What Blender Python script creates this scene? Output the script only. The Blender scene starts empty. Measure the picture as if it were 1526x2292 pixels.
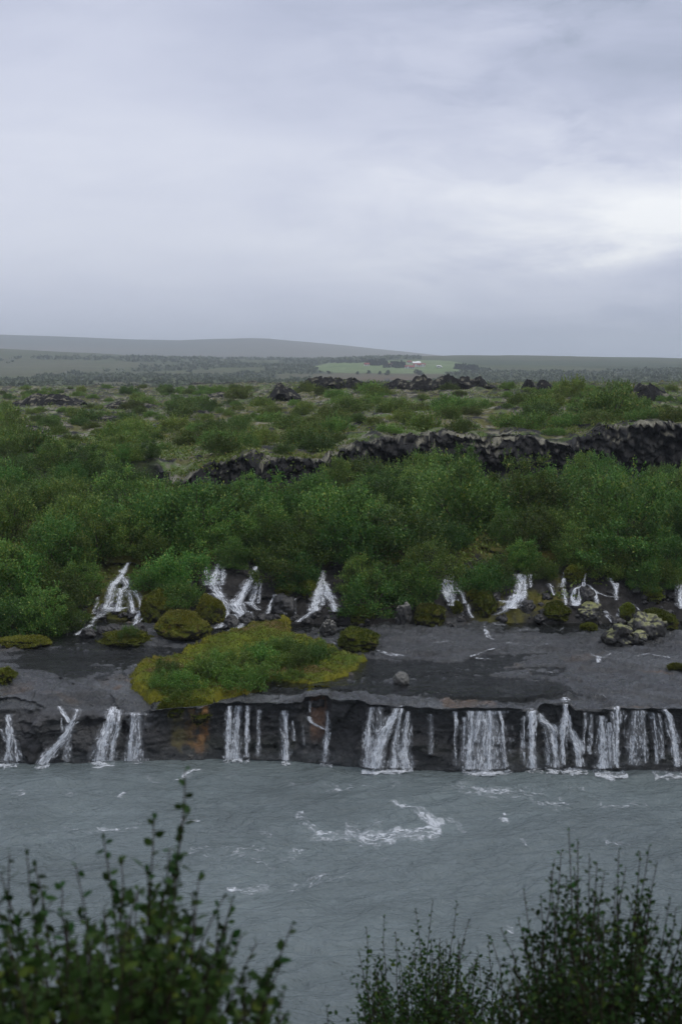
import bpy, math, random
import numpy as np
from mathutils import Vector, Matrix
from mathutils.bvhtree import BVHTree

SC = bpy.context.scene
COL = SC.collection
rnd = random.Random(7)
rng = np.random.default_rng(7)
R = math.radians

# ------------------------------------------------------------------ camera
CAM_H, PITCH, F = 12.0, R(5.94), 3183.0           # F: focal length in photo pixels (1526 x 2292)
CP, SP = math.cos(PITCH), math.sin(PITCH)
cd = bpy.data.cameras.new('camera'); cam = bpy.data.objects.new('camera', cd); COL.objects.link(cam)
cd.sensor_fit = 'VERTICAL'; cd.sensor_height = 36; cd.lens = 50
cd.clip_start = 0.1; cd.clip_end = 30000
cd.dof.use_dof = True; cd.dof.focus_distance = 60; cd.dof.aperture_fstop = 4.2
cam.location = (0, 0, CAM_H); cam.rotation_euler = (R(90) - PITCH, 0, 0)
SC.camera = cam

# ------------------------------------------------------------------ sky
SUN_AZ, SUN_EL = R(115), R(62)                      # azimuth from +Y towards +X
w = bpy.data.worlds.new('World'); SC.world = w; w.use_nodes = True
nt = w.node_tree; N = nt.nodes; L = nt.links; N.clear()


def nd(t, **k):
    n = N.new(t)
    for a, b in k.items(): setattr(n, a, b)
    return n


def mth(op, a, b=None, c=None, clamp=False):
    n = N.new('ShaderNodeMath'); n.operation = op; n.use_clamp = clamp
    for i, v in enumerate((a, b, c)):
        if v is None: continue
        if isinstance(v, (int, float)): n.inputs[i].default_value = v
        else: L.new(v, n.inputs[i])
    return n.outputs[0]


def sstep(x, lo, hi):
    n = N.new('ShaderNodeMapRange'); n.interpolation_type = 'SMOOTHSTEP'
    L.new(x, n.inputs[0]); n.inputs[1].default_value = lo; n.inputs[2].default_value = hi
    return n.outputs[0]


def wnoise(vec, sc, det, rough, dist=0.0):
    n = N.new('ShaderNodeTexNoise'); n.inputs['Scale'].default_value = sc; n.inputs['Detail'].default_value = det
    n.inputs['Roughness'].default_value = rough; n.inputs['Distortion'].default_value = dist
    L.new(vec, n.inputs['Vector']); return n.outputs[0]


tc = nd('ShaderNodeTexCoord'); sx = nd('ShaderNodeSeparateXYZ'); L.new(tc.outputs['Generated'], sx.inputs[0])
az = mth('MULTIPLY', mth('ARCTAN2', sx.outputs[0], sx.outputs[1]), 57.29578)     # degrees right of straight ahead
el = mth('MULTIPLY', mth('ARCSINE', sx.outputs[2]), 57.29578)                    # degrees above the horizon
cv = nd('ShaderNodeCombineXYZ'); L.new(mth('MULTIPLY', az, 0.055), cv.inputs[0]); L.new(mth('MULTIPLY', el, 0.17), cv.inputs[1])
n1 = mth('SUBTRACT', wnoise(cv.outputs[0], 1.0, 6, 0.55, 0.3), 0.5)
cv2 = nd('ShaderNodeCombineXYZ'); L.new(mth('MULTIPLY', az, 0.11), cv2.inputs[0]); L.new(mth('MULTIPLY', el, 0.36), cv2.inputs[1]); cv2.inputs[2].default_value = 4.2
n2 = mth('SUBTRACT', wnoise(cv2.outputs[0], 1.1, 8, 0.58, 0.35), 0.5)
cv3 = nd('ShaderNodeCombineXYZ'); L.new(mth('MULTIPLY', az, 0.035), cv3.inputs[0]); L.new(mth('MULTIPLY', el, 0.42), cv3.inputs[1]); cv3.inputs[2].default_value = 9.7
n3 = mth('SUBTRACT', wnoise(cv3.outputs[0], 1.0, 5, 0.5, 0.2), 0.5)
eln = mth('ADD', el, mth('MULTIPLY', n2, 1.5))
ramp = nd('ShaderNodeFloatCurve')
cu = ramp.mapping.curves[0]
pts = [(0, .46), (.025, .48), (.06, .57), (.105, .65), (.16, .57), (.22, .45), (.33, .40), (.6, .45), (1, .5)]
while len(cu.points) < len(pts): cu.points.new(0.5, 0.5)
for p, (a, b) in zip(cu.points, pts): p.location = (a, b)
ramp.mapping.update()
L.new(mth('DIVIDE', mth('MAXIMUM', el, 0.0), 60.0, clamp=True), ramp.inputs['Value'])
b = ramp.outputs[0]
rightness = sstep(az, -6.0, 11.0)
# low flat deck with a sharp upper edge on the right
deck = mth('MULTIPLY', sstep(mth('ADD', eln, mth('MULTIPLY', n3, 1.2)), 4.5, 3.6), mth('ADD', mth('MULTIPLY', rightness, 0.08), 0.0))
b = mth('SUBTRACT', b, deck)
# bright break in the cloud low on the right
g = mth('ADD', mth('POWER', mth('DIVIDE', mth('SUBTRACT', az, 14.0), 9.5), 2.0), mth('POWER', mth('DIVIDE', mth('SUBTRACT', eln, 5.6), 1.7), 2.0))
glow = mth('MULTIPLY', mth('MULTIPLY', mth('POWER', 2.718, mth('MULTIPLY', g, -1.0)), 0.31), mth('ADD', mth('MULTIPLY', n2, 2.6), 0.95))
b = mth('ADD', b, mth('MULTIPLY', glow, sstep(eln, 3.3, 4.3)))
# upper deck: a soft diagonal edge falling to the right
edge = mth('ADD', mth('SUBTRACT', el, mth('MULTIPLY', az, -0.14)), mth('MULTIPLY', n2, 2.6))
up = mth('MULTIPLY', sstep(edge, 7.6, 9.4), mth('ADD', mth('MULTIPLY', sstep(az, -10.0, -2.0), 0.14), 0.0))
b = mth('SUBTRACT', b, up)
tr = mth('MULTIPLY', mth('MULTIPLY', sstep(az, 5.0, 16.0), sstep(el, 7.0, 13.0)), 0.13)
b = mth('SUBTRACT', b, tr)
b = mth('ADD', b, mth('MULTIPLY', n1, 0.24)); b = mth('ADD', b, mth('MULTIPLY', n3, 0.12))
b = mth('ADD', b, mth('MULTIPLY', mth('MULTIPLY', n2, mth('ADD', rightness, .35)), 0.70))
cv4 = nd('ShaderNodeCombineXYZ'); L.new(mth('MULTIPLY', az, 0.20), cv4.inputs[0]); L.new(mth('MULTIPLY', el, 0.55), cv4.inputs[1]); cv4.inputs[2].default_value = 2.6
n4 = wnoise(cv4.outputs[0], 1.0, 8, 0.6, 0.4)                                    # torn darker scraps of cloud
b = mth('SUBTRACT', b, mth('MULTIPLY', mth('MULTIPLY', sstep(n4, 0.50, 0.64), mth('ADD', mth('MULTIPLY', rightness, .85), .15)), 0.13))
cr = nd('ShaderNodeValToRGB'); e = cr.color_ramp.elements
e[0].position = 0.0; e[0].color = (.28, .32, .42, 1); e[1].position = 1.0; e[1].color = (.88, .89, .905, 1)
for p, c in ((.3, (.42, .452, .575, 1)), (.5, (.535, .562, .675, 1)), (.68, (.645, .668, .755, 1))):
    x = cr.color_ramp.elements.new(p); x.color = c
L.new(b, cr.inputs[0])
sky = nd('ShaderNodeTexSky'); sky.sky_type = 'NISHITA'; sky.sun_disc = False
sky.sun_elevation = SUN_EL; sky.sun_rotation = SUN_AZ; sky.altitude = 100; sky.air_density = 1; sky.dust_density = 2
skm = nd('ShaderNodeMix', data_type='RGBA', blend_type='MULTIPLY'); skm.inputs[0].default_value = 1
L.new(sky.outputs[0], skm.inputs[6]); skm.inputs[7].default_value = (.1, .1, .1, 1)
mx = nd('ShaderNodeMix', data_type='RGBA'); mx.inputs[0].default_value = 0.96      # cloud cover
L.new(skm.outputs[2], mx.inputs[6]); L.new(cr.outputs[0], mx.inputs[7])
bg = nd('ShaderNodeBackground'); bg.inputs['Strength'].default_value = 1.0
L.new(mx.outputs[2], bg.inputs['Color'])
wo = nd('ShaderNodeOutputWorld'); L.new(bg.outputs[0], wo.inputs[0])

sd = bpy.data.lights.new('sun', 'SUN'); sun = bpy.data.objects.new('sun', sd); COL.objects.link(sun)
sd.energy = 1.5; sd.angle = R(35); sd.color = (1.0, .97, .93)
dv = Vector((math.sin(SUN_AZ) * math.cos(SUN_EL), math.cos(SUN_AZ) * math.cos(SUN_EL), math.sin(SUN_EL)))
sun.rotation_euler = dv.to_track_quat('Z', 'Y').to_euler()

v = SC.view_settings; v.view_transform = 'Standard'; v.look = 'None'; v.exposure = 0.3; v.gamma = 1.0; v.use_curve_mapping = False
SC.render.engine = 'CYCLES'
cy = SC.cycles
cy.max_bounces = 6; cy.diffuse_bounces = 3; cy.glossy_bounces = 2; cy.transmission_bounces = 3; cy.transparent_max_bounces = 14
cy.volume_bounces = 1; cy.caustics_reflective = False; cy.caustics_refractive = False
cy.use_denoising = True; cy.denoiser = 'OPENIMAGEDENOISE'; cy.denoising_input_passes = 'RGB_ALBEDO_NORMAL'; cy.denoising_prefilter = 'ACCURATE'
cy.use_adaptive_sampling = True; cy.adaptive_threshold = 0.02

# ------------------------------------------------------------------ pixel <-> place helpers
def ray(px, py):
    cx, cyy = (px - 763) / F, (1146 - py) / F
    return Vector((cx, CP + cyy * SP, -SP + cyy * CP))


def at_z(px, py, z):
    d = ray(px, py); t = (z - CAM_H) / d.z
    return Vector((d.x * t, d.y * t, z))


def at_y(px, py, y):
    d = ray(px, py); t = y / d.y
    return Vector((d.x * t, y, CAM_H + d.z * t))


def y_at(py, z):
    return at_z(763, py, z).y


def z_at(py, y):
    return at_y(763, py, y).z


def proj(p):
    x, y, z = p[0], p[1], p[2] - CAM_H
    dep = y * CP - z * SP; upv = y * SP + z * CP
    return 763 + F * x / dep, 1146 - F * upv / dep


def proj_np(P):
    x, y, z = P[:, 0], P[:, 1], P[:, 2] - CAM_H
    dep = np.maximum(y * CP - z * SP, .01); upv = y * SP + z * CP
    return 763 + F * x / dep, 1146 - F * upv / dep


# ------------------------------------------------------------------ noise (numpy)
def _h(ix, iy, iz, seed):
    n = (ix.astype(np.uint32) * np.uint32(374761393) + iy.astype(np.uint32) * np.uint32(668265263)
         + iz.astype(np.uint32) * np.uint32(2246822519) + np.uint32((seed * 3266489917 + 12345) & 0xffffffff))
    n = (n ^ (n >> np.uint32(13))) * np.uint32(1274126177)
    n = (n ^ (n >> np.uint32(16))) * np.uint32(2654435761)
    return ((n ^ (n >> np.uint32(15))) & np.uint32(0xffffff)).astype(np.float64) / 16777215.0


def vnoise(x, y, z, seed=0):
    fx, fy, fz = np.floor(x), np.floor(y), np.floor(z)
    ix, iy, iz = fx.astype(np.int64), fy.astype(np.int64), fz.astype(np.int64)
    a, b_, c = x - fx, y - fy, z - fz
    a = a * a * a * (a * (a * 6 - 15) + 10); b_ = b_ * b_ * b_ * (b_ * (b_ * 6 - 15) + 10); c = c * c * c * (c * (c * 6 - 15) + 10)
    r = 0
    for dx in (0, 1):
        for dy in (0, 1):
            for dz in (0, 1):
                r = r + _h(ix + dx, iy + dy, iz + dz, seed) * (a if dx else 1 - a) * (b_ if dy else 1 - b_) * (c if dz else 1 - c)
    return r * 2 - 1


def fbm(x, y, z=None, octs=4, gain=.5, lac=2.03, seed=0, ridged=False):
    x = np.asarray(x, float); y = np.asarray(y, float)
    z = np.zeros_like(x) if z is None else np.asarray(z, float)
    s, amp, tot = 0, 1.0, 0
    for o in range(octs):
        n = vnoise(x, y, z, seed + o * 17)
        if ridged: n = 1 - 2 * np.abs(n)
        s = s + n * amp; tot += amp; amp *= gain
        x, y, z = (x * .8 - y * .6) * lac + 3.1, (x * .6 + y * .8) * lac + 7.7, z * lac + 1.3
    return s / tot


def worley(x, y, z, seed=0):
    fx, fy, fz = np.floor(x), np.floor(y), np.floor(z)
    ix, iy, iz = fx.astype(np.int64), fy.astype(np.int64), fz.astype(np.int64)
    f1 = np.full(x.shape, 9.0); cid = np.zeros(x.shape)
    for dx in (-1, 0, 1):
        for dy in (-1, 0, 1):
            for dz in (-1, 0, 1):
                jx, jy, jz = ix + dx, iy + dy, iz + dz
                hx, hy, hz = _h(jx, jy, jz, seed), _h(jx, jy, jz, seed + 1), _h(jx, jy, jz, seed + 2)
                d = (jx + hx - x) ** 2 + (jy + hy - y) ** 2 + (jz + hz - z) ** 2
                m = d < f1
                f1 = np.where(m, d, f1); cid = np.where(m, _h(jx, jy, jz, seed + 3), cid)
    return np.sqrt(f1), cid


def ss(x, lo, hi):
    t = np.clip((x - lo) / (hi - lo), 0, 1); return t * t * (3 - 2 * t)


# ------------------------------------------------------------------ mesh helpers
def mesh_np(name, V, Fq, mat=None, smooth=True, col=None):
    """V (n,3), Fq (m,k) all faces with k corners"""
    me = bpy.data.meshes.new(name); n, m, k = len(V), len(Fq), Fq.shape[1]
    me.vertices.add(n); me.vertices.foreach_set('co', np.ascontiguousarray(V, np.float32).ravel())
    me.loops.add(m * k); me.loops.foreach_set('vertex_index', np.ascontiguousarray(Fq, np.int32).ravel())
    me.polygons.add(m); me.polygons.foreach_set('loop_start', np.arange(0, m * k, k, dtype=np.int32))
    me.polygons.foreach_set('loop_total', np.full(m, k, np.int32))
    if smooth: me.polygons.foreach_set('use_smooth', np.ones(m, bool))
    if mat: me.materials.append(mat)
    me.update(calc_edges=True)
    if col is not None: set_col(me, col)
    return me


def set_alpha(me, al):
    a = me.attributes.new('Alpha', 'FLOAT', 'POINT'); a.data.foreach_set('value', np.ascontiguousarray(al, np.float32))


def set_col(me, col):
    a = me.attributes.new('Col', 'FLOAT_COLOR', 'POINT')
    c = np.ones((len(col), 4), np.float32); c[:, :col.shape[1]] = col
    a.data.foreach_set('color', c.ravel())


def normals(me):
    a = np.empty(len(me.vertices) * 3, np.float32); me.vertex_normals.foreach_get('vector', a); return a.reshape(-1, 3)


def grid_faces(r, c):
    i = np.arange((r - 1) * c).reshape(r - 1, c)[:, :-1].ravel()
    return np.stack([i, i + 1, i + c + 1, i + c], 1)


def ob(name, me, parent=None, loc=None):
    o = bpy.data.objects.new(name, me); COL.objects.link(o)
    if parent: o.parent = parent
    if loc is not None: o.location = loc
    return o


def tag(o, label=None, cat=None, group=None, kind=None):
    if label: o['label'] = label
    if cat: o['category'] = cat
    if group: o['group'] = group
    if kind: o['kind'] = kind
    return o


def bvh_of(*objs):
    V, P, off = [], [], 0
    for o in objs:
        me = o.data; n = len(me.vertices); a = np.empty(n * 3, np.float32); me.vertices.foreach_get('co', a)
        V += [tuple(q) for q in a.reshape(-1, 3).tolist()]
        m = len(me.polygons); l = np.empty(len(me.loops), np.int32); me.loops.foreach_get('vertex_index', l)
        P += (l.reshape(m, -1) + off).tolist(); off += n
    return BVHTree.FromPolygons(V, P)


def lerpc(a, b, t):
    t = np.clip(t, 0, 1)[:, None]; return np.asarray(a) * (1 - t) + np.asarray(b) * t


# ------------------------------------------------------------------ materials
def material(name):
    m = bpy.data.materials.new(name); m.use_nodes = True
    t = m.node_tree; t.nodes.clear(); return m, t


def surf_mat(name, rough=(.6, .9), spec=.4, bump=((3, .5, .1), (20, .4, .03)), vary=((1.5, .35), (14, .4)), color=None, stretch=None, coat=0.0, wet=0.0):
    """albedo from the mesh's Col attribute (or one colour), broken up by noise; noise bump in metres"""
    m, t = material(name); n, l = t.nodes, t.links
    out = n.new('ShaderNodeOutputMaterial'); p = n.new('ShaderNodeBsdfPrincipled'); l.new(p.outputs[0], out.inputs[0])
    g = n.new('ShaderNodeNewGeometry'); vec = g.outputs['Position']
    if stretch:
        mp = n.new('ShaderNodeMapping'); mp.inputs['Scale'].default_value = stretch; l.new(vec, mp.inputs[0]); vec = mp.outputs[0]

    def noise(sc, det=6, ro=.6):
        x = n.new('ShaderNodeTexNoise'); x.inputs['Scale'].default_value = sc; x.inputs['Detail'].default_value = det
        x.inputs['Roughness'].default_value = ro; l.new(vec, x.inputs['Vector']); return x.outputs[0]
    if color is None:
        a = n.new('ShaderNodeAttribute'); a.attribute_name = 'Col'; c = a.outputs['Color']
    else:
        rg = n.new('ShaderNodeRGB'); rg.outputs[0].default_value = (*color, 1); c = rg.outputs[0]
    for sc, amt in vary:
        mr = n.new('ShaderNodeMapRange'); l.new(noise(sc), mr.inputs[0]); mr.inputs[1].default_value = .28; mr.inputs[2].default_value = .72
        mr.inputs[3].default_value = 1 - amt; mr.inputs[4].default_value = 1 + amt
        k = n.new('ShaderNodeVectorMath'); k.operation = 'SCALE'; l.new(c, k.inputs[0]); l.new(mr.outputs[0], k.inputs[3]); c = k.outputs[0]
    l.new(c, p.inputs['Base Color'])
    mr = n.new('ShaderNodeMapRange'); l.new(noise(2.2), mr.inputs[0]); mr.inputs[1].default_value = .3; mr.inputs[2].default_value = .7
    mr.inputs[3].default_value = rough[0]; mr.inputs[4].default_value = rough[1]; ro_ = mr.outputs[0]
    if wet:                                        # alpha of Col: how rough the rock is
        ml = n.new('ShaderNodeMath'); ml.operation = 'MULTIPLY_ADD'; l.new(a.outputs['Alpha'], ml.inputs[0]); ml.inputs[1].default_value = wet; l.new(ro_, ml.inputs[2]); ro_ = ml.outputs[0]
    l.new(ro_, p.inputs['Roughness'])
    p.inputs['Specular IOR Level'].default_value = spec
    prev = None
    for sc, st, dist in bump:
        bp = n.new('ShaderNodeBump'); bp.inputs['Strength'].default_value = st; bp.inputs['Distance'].default_value = dist
        l.new(noise(sc, 8, .65), bp.inputs['Height'])
        if prev: l.new(prev, bp.inputs['Normal'])
        prev = bp.outputs[0]
    if prev: l.new(prev, p.inputs['Normal'])
    if coat:                                       # film of running water
        p.inputs['Coat Weight'].default_value = coat; p.inputs['Coat Roughness'].default_value = .10; p.inputs['Coat IOR'].default_value = 1.4
        mp = n.new('ShaderNodeMapping'); mp.inputs['Scale'].default_value = (2.2, 5.5, 3); l.new(g.outputs['Position'], mp.inputs[0])
        x = n.new('ShaderNodeTexNoise'); x.inputs['Scale'].default_value = 1.6; x.inputs['Detail'].default_value = 7; x.inputs['Roughness'].default_value = .65; x.inputs['Distortion'].default_value = .8; l.new(mp.outputs[0], x.inputs['Vector'])
        bp = n.new('ShaderNodeBump'); bp.inputs['Strength'].default_value = .9; bp.inputs['Distance'].default_value = .15; l.new(x.outputs[0], bp.inputs['Height']); l.new(bp.outputs[0], p.inputs['Coat Normal'])
    return m


def leaf_mat(name, c1, c2, c3, trans=.3, spec=.3):
    m, t = material(name); n, l = t.nodes, t.links
    out = n.new('ShaderNodeOutputMaterial'); g = n.new('ShaderNodeNewGeometry'); oi = n.new('ShaderNodeObjectInfo')
    cr_ = n.new('ShaderNodeValToRGB'); e_ = cr_.color_ramp.elements
    e_[0].color = (*c1, 1); e_[1].color = (*c3, 1); e_[1].position = 1.0; x = e_.new(.85); x.color = (*c2, 1)
    l.new(g.outputs['Random Per Island'], cr_.inputs[0])
    hs = n.new('ShaderNodeHueSaturation'); l.new(cr_.outputs[0], hs.inputs['Color'])
    mr = n.new('ShaderNodeMapRange'); l.new(oi.outputs['Random'], mr.inputs[0]); mr.inputs[3].default_value = .55; mr.inputs[4].default_value = 1.4
    l.new(mr.outputs[0], hs.inputs['Value'])
    m2 = n.new('ShaderNodeMath'); m2.operation = 'MULTIPLY'; l.new(oi.outputs['Random'], m2.inputs[0]); m2.inputs[1].default_value = 7.13
    m3 = n.new('ShaderNodeMath'); m3.operation = 'FRACT'; l.new(m2.outputs[0], m3.inputs[0])
    mr2 = n.new('ShaderNodeMapRange'); l.new(m3.outputs[0], mr2.inputs[0]); mr2.inputs[3].default_value = .47; mr2.inputs[4].default_value = .52
    l.new(mr2.outputs[0], hs.inputs['Hue'])
    nz = n.new('ShaderNodeTexNoise'); nz.inputs['Scale'].default_value = 1.1; nz.inputs['Detail'].default_value = 3; l.new(g.outputs['Position'], nz.inputs['Vector'])
    mr3 = n.new('ShaderNodeMapRange'); l.new(nz.outputs[0], mr3.inputs[0]); mr3.inputs[1].default_value = .3; mr3.inputs[2].default_value = .7; mr3.inputs[3].default_value = .7; mr3.inputs[4].default_value = 1.3
    mv = n.new('ShaderNodeMath'); mv.operation = 'MULTIPLY'; l.new(mr.outputs[0], mv.inputs[0]); l.new(mr3.outputs[0], mv.inputs[1]); l.new(mv.outputs[0], hs.inputs['Value'])
    p = n.new('ShaderNodeBsdfPrincipled'); p.inputs['Roughness'].default_value = .5; p.inputs['Specular IOR Level'].default_value = spec
    l.new(hs.outputs[0], p.inputs['Base Color'])
    tr_ = n.new('ShaderNodeBsdfTranslucent'); l.new(hs.outputs[0], tr_.inputs[0])
    mx_ = n.new('ShaderNodeMixShader'); mx_.inputs[0].default_value = trans
    l.new(p.outputs[0], mx_.inputs[1]); l.new(tr_.outputs[0], mx_.inputs[2]); l.new(mx_.outputs[0], out.inputs[0])
    return m


M_SHELF = surf_mat('wet_basalt', coat=1.0, wet=.16, rough=(.15, .40), spec=.5, bump=((1.6, .5, .12), (7, .9, .14), (26, .9, .05)), vary=((.45, .4), (1.5, .4), (6, .35)))
M_GROUND = surf_mat('lava_ground', rough=(.75, .95), spec=.25, bump=((4, .6, .12), (22, .6, .03)), vary=((3, .3), (18, .45)))
M_ROCK = surf_mat('lava_rock', rough=(.75, .95), spec=.2, bump=((5, .7, .15), (24, .7, .04)), vary=((4, .35), (25, .5)))
M_WROCK = surf_mat('wet_rock', rough=(.3, .6), spec=.45, bump=((6, .6, .06), (35, .6, .015)), vary=((4, .3), (25, .4)))
M_MOSS = surf_mat('moss', rough=(.85, 1), spec=.15, bump=((14, .7, .05), (60, .7, .015)), vary=((3, .3), (30, .4)))
M_PLAIN = surf_mat('far_heath', rough=(.9, 1), spec=.1, bump=((.08, .6, 3), (.5, .5, .8)), vary=((.02, .18), (.12, .25), (.6, .3)))
M_BANK = surf_mat('near_bank_soil', rough=(.9, 1), spec=.1, color=(.05, .045, .025), bump=((3, .6, .1), (30, .5, .02)))
M_BARK = surf_mat('dark_bark', rough=(.7, .9), spec=.2, color=(.075, .055, .042), bump=((60, .5, .004),), vary=((20, .4),))
M_NBARK = surf_mat('near_bark', rough=(.7, .9), spec=.1, color=(.030, .020, .016), bump=((60, .5, .004),), vary=((20, .4),))
M_LEAF = leaf_mat('birch_leaves', (.044, .112, .021), (.118, .222, .040), (.24, .26, .045))
M_LEAFP = leaf_mat('plateau_leaves', (.070, .130, .024), (.13, .21, .038), (.22, .20, .04))
M_LEAFI = leaf_mat('island_willow_leaves', (.06, .135, .022), (.115, .21, .035), (.20, .24, .045))
M_LEAFN = leaf_mat('near_leaves', (.015, .040, .010), (.024, .058, .013), (.07, .11, .016), .3, .06)
M_LEAFF = leaf_mat('far_tree_leaves', (.018, .035, .02), (.03, .05, .025), (.04, .06, .03), .15)
M_TUFT = leaf_mat('moss_blades', (.085, .11, .014), (.15, .165, .018), (.20, .19, .028), .2)
M_SCRUB = leaf_mat('scrub_leaves', (.046, .070, .034), (.060, .085, .040), (.075, .10, .045), .15)


def water_mat(name, base, rough, bumps, alpha=None):
    m, t = material(name); n, l = t.nodes, t.links
    out = n.new('ShaderNodeOutputMaterial'); p = n.new('ShaderNodeBsdfPrincipled'); l.new(p.outputs[0], out.inputs[0])
    g = n.new('ShaderNodeNewGeometry')
    p.inputs['Roughness'].default_value = rough; p.inputs['IOR'].default_value = 1.33
    nz = n.new('ShaderNodeTexNoise'); nz.inputs['Scale'].default_value = .22; nz.inputs['Detail'].default_value = 5; l.new(g.outputs['Position'], nz.inputs['Vector'])
    mr = n.new('ShaderNodeMapRange'); l.new(nz.outputs[0], mr.inputs[0]); mr.inputs[1].default_value = .3; mr.inputs[2].default_value = .7
    mr.inputs[3].default_value = .85; mr.inputs[4].default_value = 1.15
    k = n.new('ShaderNodeVectorMath'); k.operation = 'SCALE'; k.inputs[0].default_value = base; l.new(mr.outputs[0], k.inputs[3]); l.new(k.outputs[0], p.inputs['Base Color'])
    prev = None
    for sc3, dist, st, w_ in bumps:
        mp = n.new('ShaderNodeMapping'); mp.inputs['Scale'].default_value = sc3; mp.inputs['Rotation'].default_value = (0, 0, w_); l.new(g.outputs['Position'], mp.inputs[0])
        x = n.new('ShaderNodeTexNoise'); x.inputs['Scale'].default_value = 1; x.inputs['Detail'].default_value = 6; x.inputs['Roughness'].default_value = .6
        x.inputs['Distortion'].default_value = 1.6; l.new(mp.outputs[0], x.inputs['Vector'])
        bp = n.new('ShaderNodeBump'); bp.inputs['Strength'].default_value = st; bp.inputs['Distance'].default_value = dist; l.new(x.outputs[0], bp.inputs['Height'])
        if prev: l.new(prev, bp.inputs['Normal'])
        prev = bp.outputs[0]
    l.new(prev, p.inputs['Normal'])
    return m


M_RIVER = water_mat('glacial_water', (.130, .160, .162), .09, (((.7, 1.1, 1), .45, .6, .3), ((3.4, 4.6, 1), .10, .75, -.2)))


def clear_water():
    """shallow clear water: Fresnel reflection over a slightly darkened bed"""
    m, t = material('clear_stream'); n, l = t.nodes, t.links
    out = n.new('ShaderNodeOutputMaterial'); g = n.new('ShaderNodeNewGeometry'); prev = None
    for sc3, dist in (((1.6, 4.5, 1), .12), ((6, 15, 1), .035)):
        mp = n.new('ShaderNodeMapping'); mp.inputs['Scale'].default_value = sc3; l.new(g.outputs['Position'], mp.inputs[0])
        x = n.new('ShaderNodeTexNoise'); x.inputs['Scale'].default_value = 1; x.inputs['Detail'].default_value = 6; x.inputs['Distortion'].default_value = 1.0; l.new(mp.outputs[0], x.inputs['Vector'])
        bp = n.new('ShaderNodeBump'); bp.inputs['Strength'].default_value = .7; bp.inputs['Distance'].default_value = dist; l.new(x.outputs[0], bp.inputs['Height'])
        if prev: l.new(prev, bp.inputs['Normal'])
        prev = bp.outputs[0]
    fr = n.new('ShaderNodeFresnel'); fr.inputs['IOR'].default_value = 1.33; l.new(prev, fr.inputs['Normal'])
    gl = n.new('ShaderNodeBsdfGlossy'); gl.inputs['Roughness'].default_value = .06; l.new(prev, gl.inputs['Normal'])
    tp_ = n.new('ShaderNodeBsdfTransparent'); tp_.inputs[0].default_value = (.50, .52, .50, 1)
    mx_ = n.new('ShaderNodeMixShader'); l.new(fr.outputs[0], mx_.inputs[0]); l.new(tp_.outputs[0], mx_.inputs[1]); l.new(gl.outputs[0], mx_.inputs[2]); l.new(mx_.outputs[0], out.inputs[0])
    return m


M_STREAM = clear_water()


def white_water(name):
    """aerated water: white where the mesh's Alpha attribute says it is thick, see-through where it thins out"""
    m, t = material(name); n, l = t.nodes, t.links
    out = n.new('ShaderNodeOutputMaterial'); p = n.new('ShaderNodeBsdfPrincipled')
    p.inputs['Base Color'].default_value = (.80, .84, .88, 1); p.inputs['Roughness'].default_value = .4; p.inputs['IOR'].default_value = 1.33
    tr_ = n.new('ShaderNodeBsdfTranslucent'); tr_.inputs[0].default_value = (.85, .88, .91, 1)
    mx_ = n.new('ShaderNodeMixShader'); mx_.inputs[0].default_value = .15
    l.new(p.outputs[0], mx_.inputs[1]); l.new(tr_.outputs[0], mx_.inputs[2])
    at_ = n.new('ShaderNodeAttribute'); at_.attribute_name = 'Alpha'; tp_ = n.new('ShaderNodeBsdfTransparent')
    m2_ = n.new('ShaderNodeMixShader'); l.new(at_.outputs['Fac'], m2_.inputs[0]); l.new(tp_.outputs[0], m2_.inputs[1]); l.new(mx_.outputs[0], m2_.inputs[2]); l.new(m2_.outputs[0], out.inputs[0])
    return m


M_WHITE = white_water('white_water')
# ================================================================== SETTING
def loft(cols, subs, pxs):
    """cols: [(px, [(y, z), ...])] cross-sections of the land seen at photo column px; returns rows x cols points, row parameter"""
    K = len(cols[0][1]); cx = np.array([c[0] for c in cols], float)
    Yk = np.array([[q[0] for q in c[1]] for c in cols]); Zk = np.array([[q[1] for q in c[1]] for c in cols])
    ts = np.concatenate([np.linspace(i, i + 1, subs[i], endpoint=False) for i in range(K - 1)] + [[K - 1]])
    Yc = np.stack([np.interp(pxs, cx, Yk[:, k]) for k in range(K)]); Zc = np.stack([np.interp(pxs, cx, Zk[:, k]) for k in range(K)])
    i0 = np.clip(np.floor(ts).astype(int), 0, K - 2); fr = (ts - i0)[:, None]
    Y = Yc[i0] * (1 - fr) + Yc[i0 + 1] * fr; Z = Zc[i0] * (1 - fr) + Zc[i0 + 1] * fr
    X = (pxs[None, :] - 763) / F * (Y * CP + (CAM_H - Z) * SP)
    return np.stack([X, Y, Z], -1), np.repeat(ts[:, None], len(pxs), 1)


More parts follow.
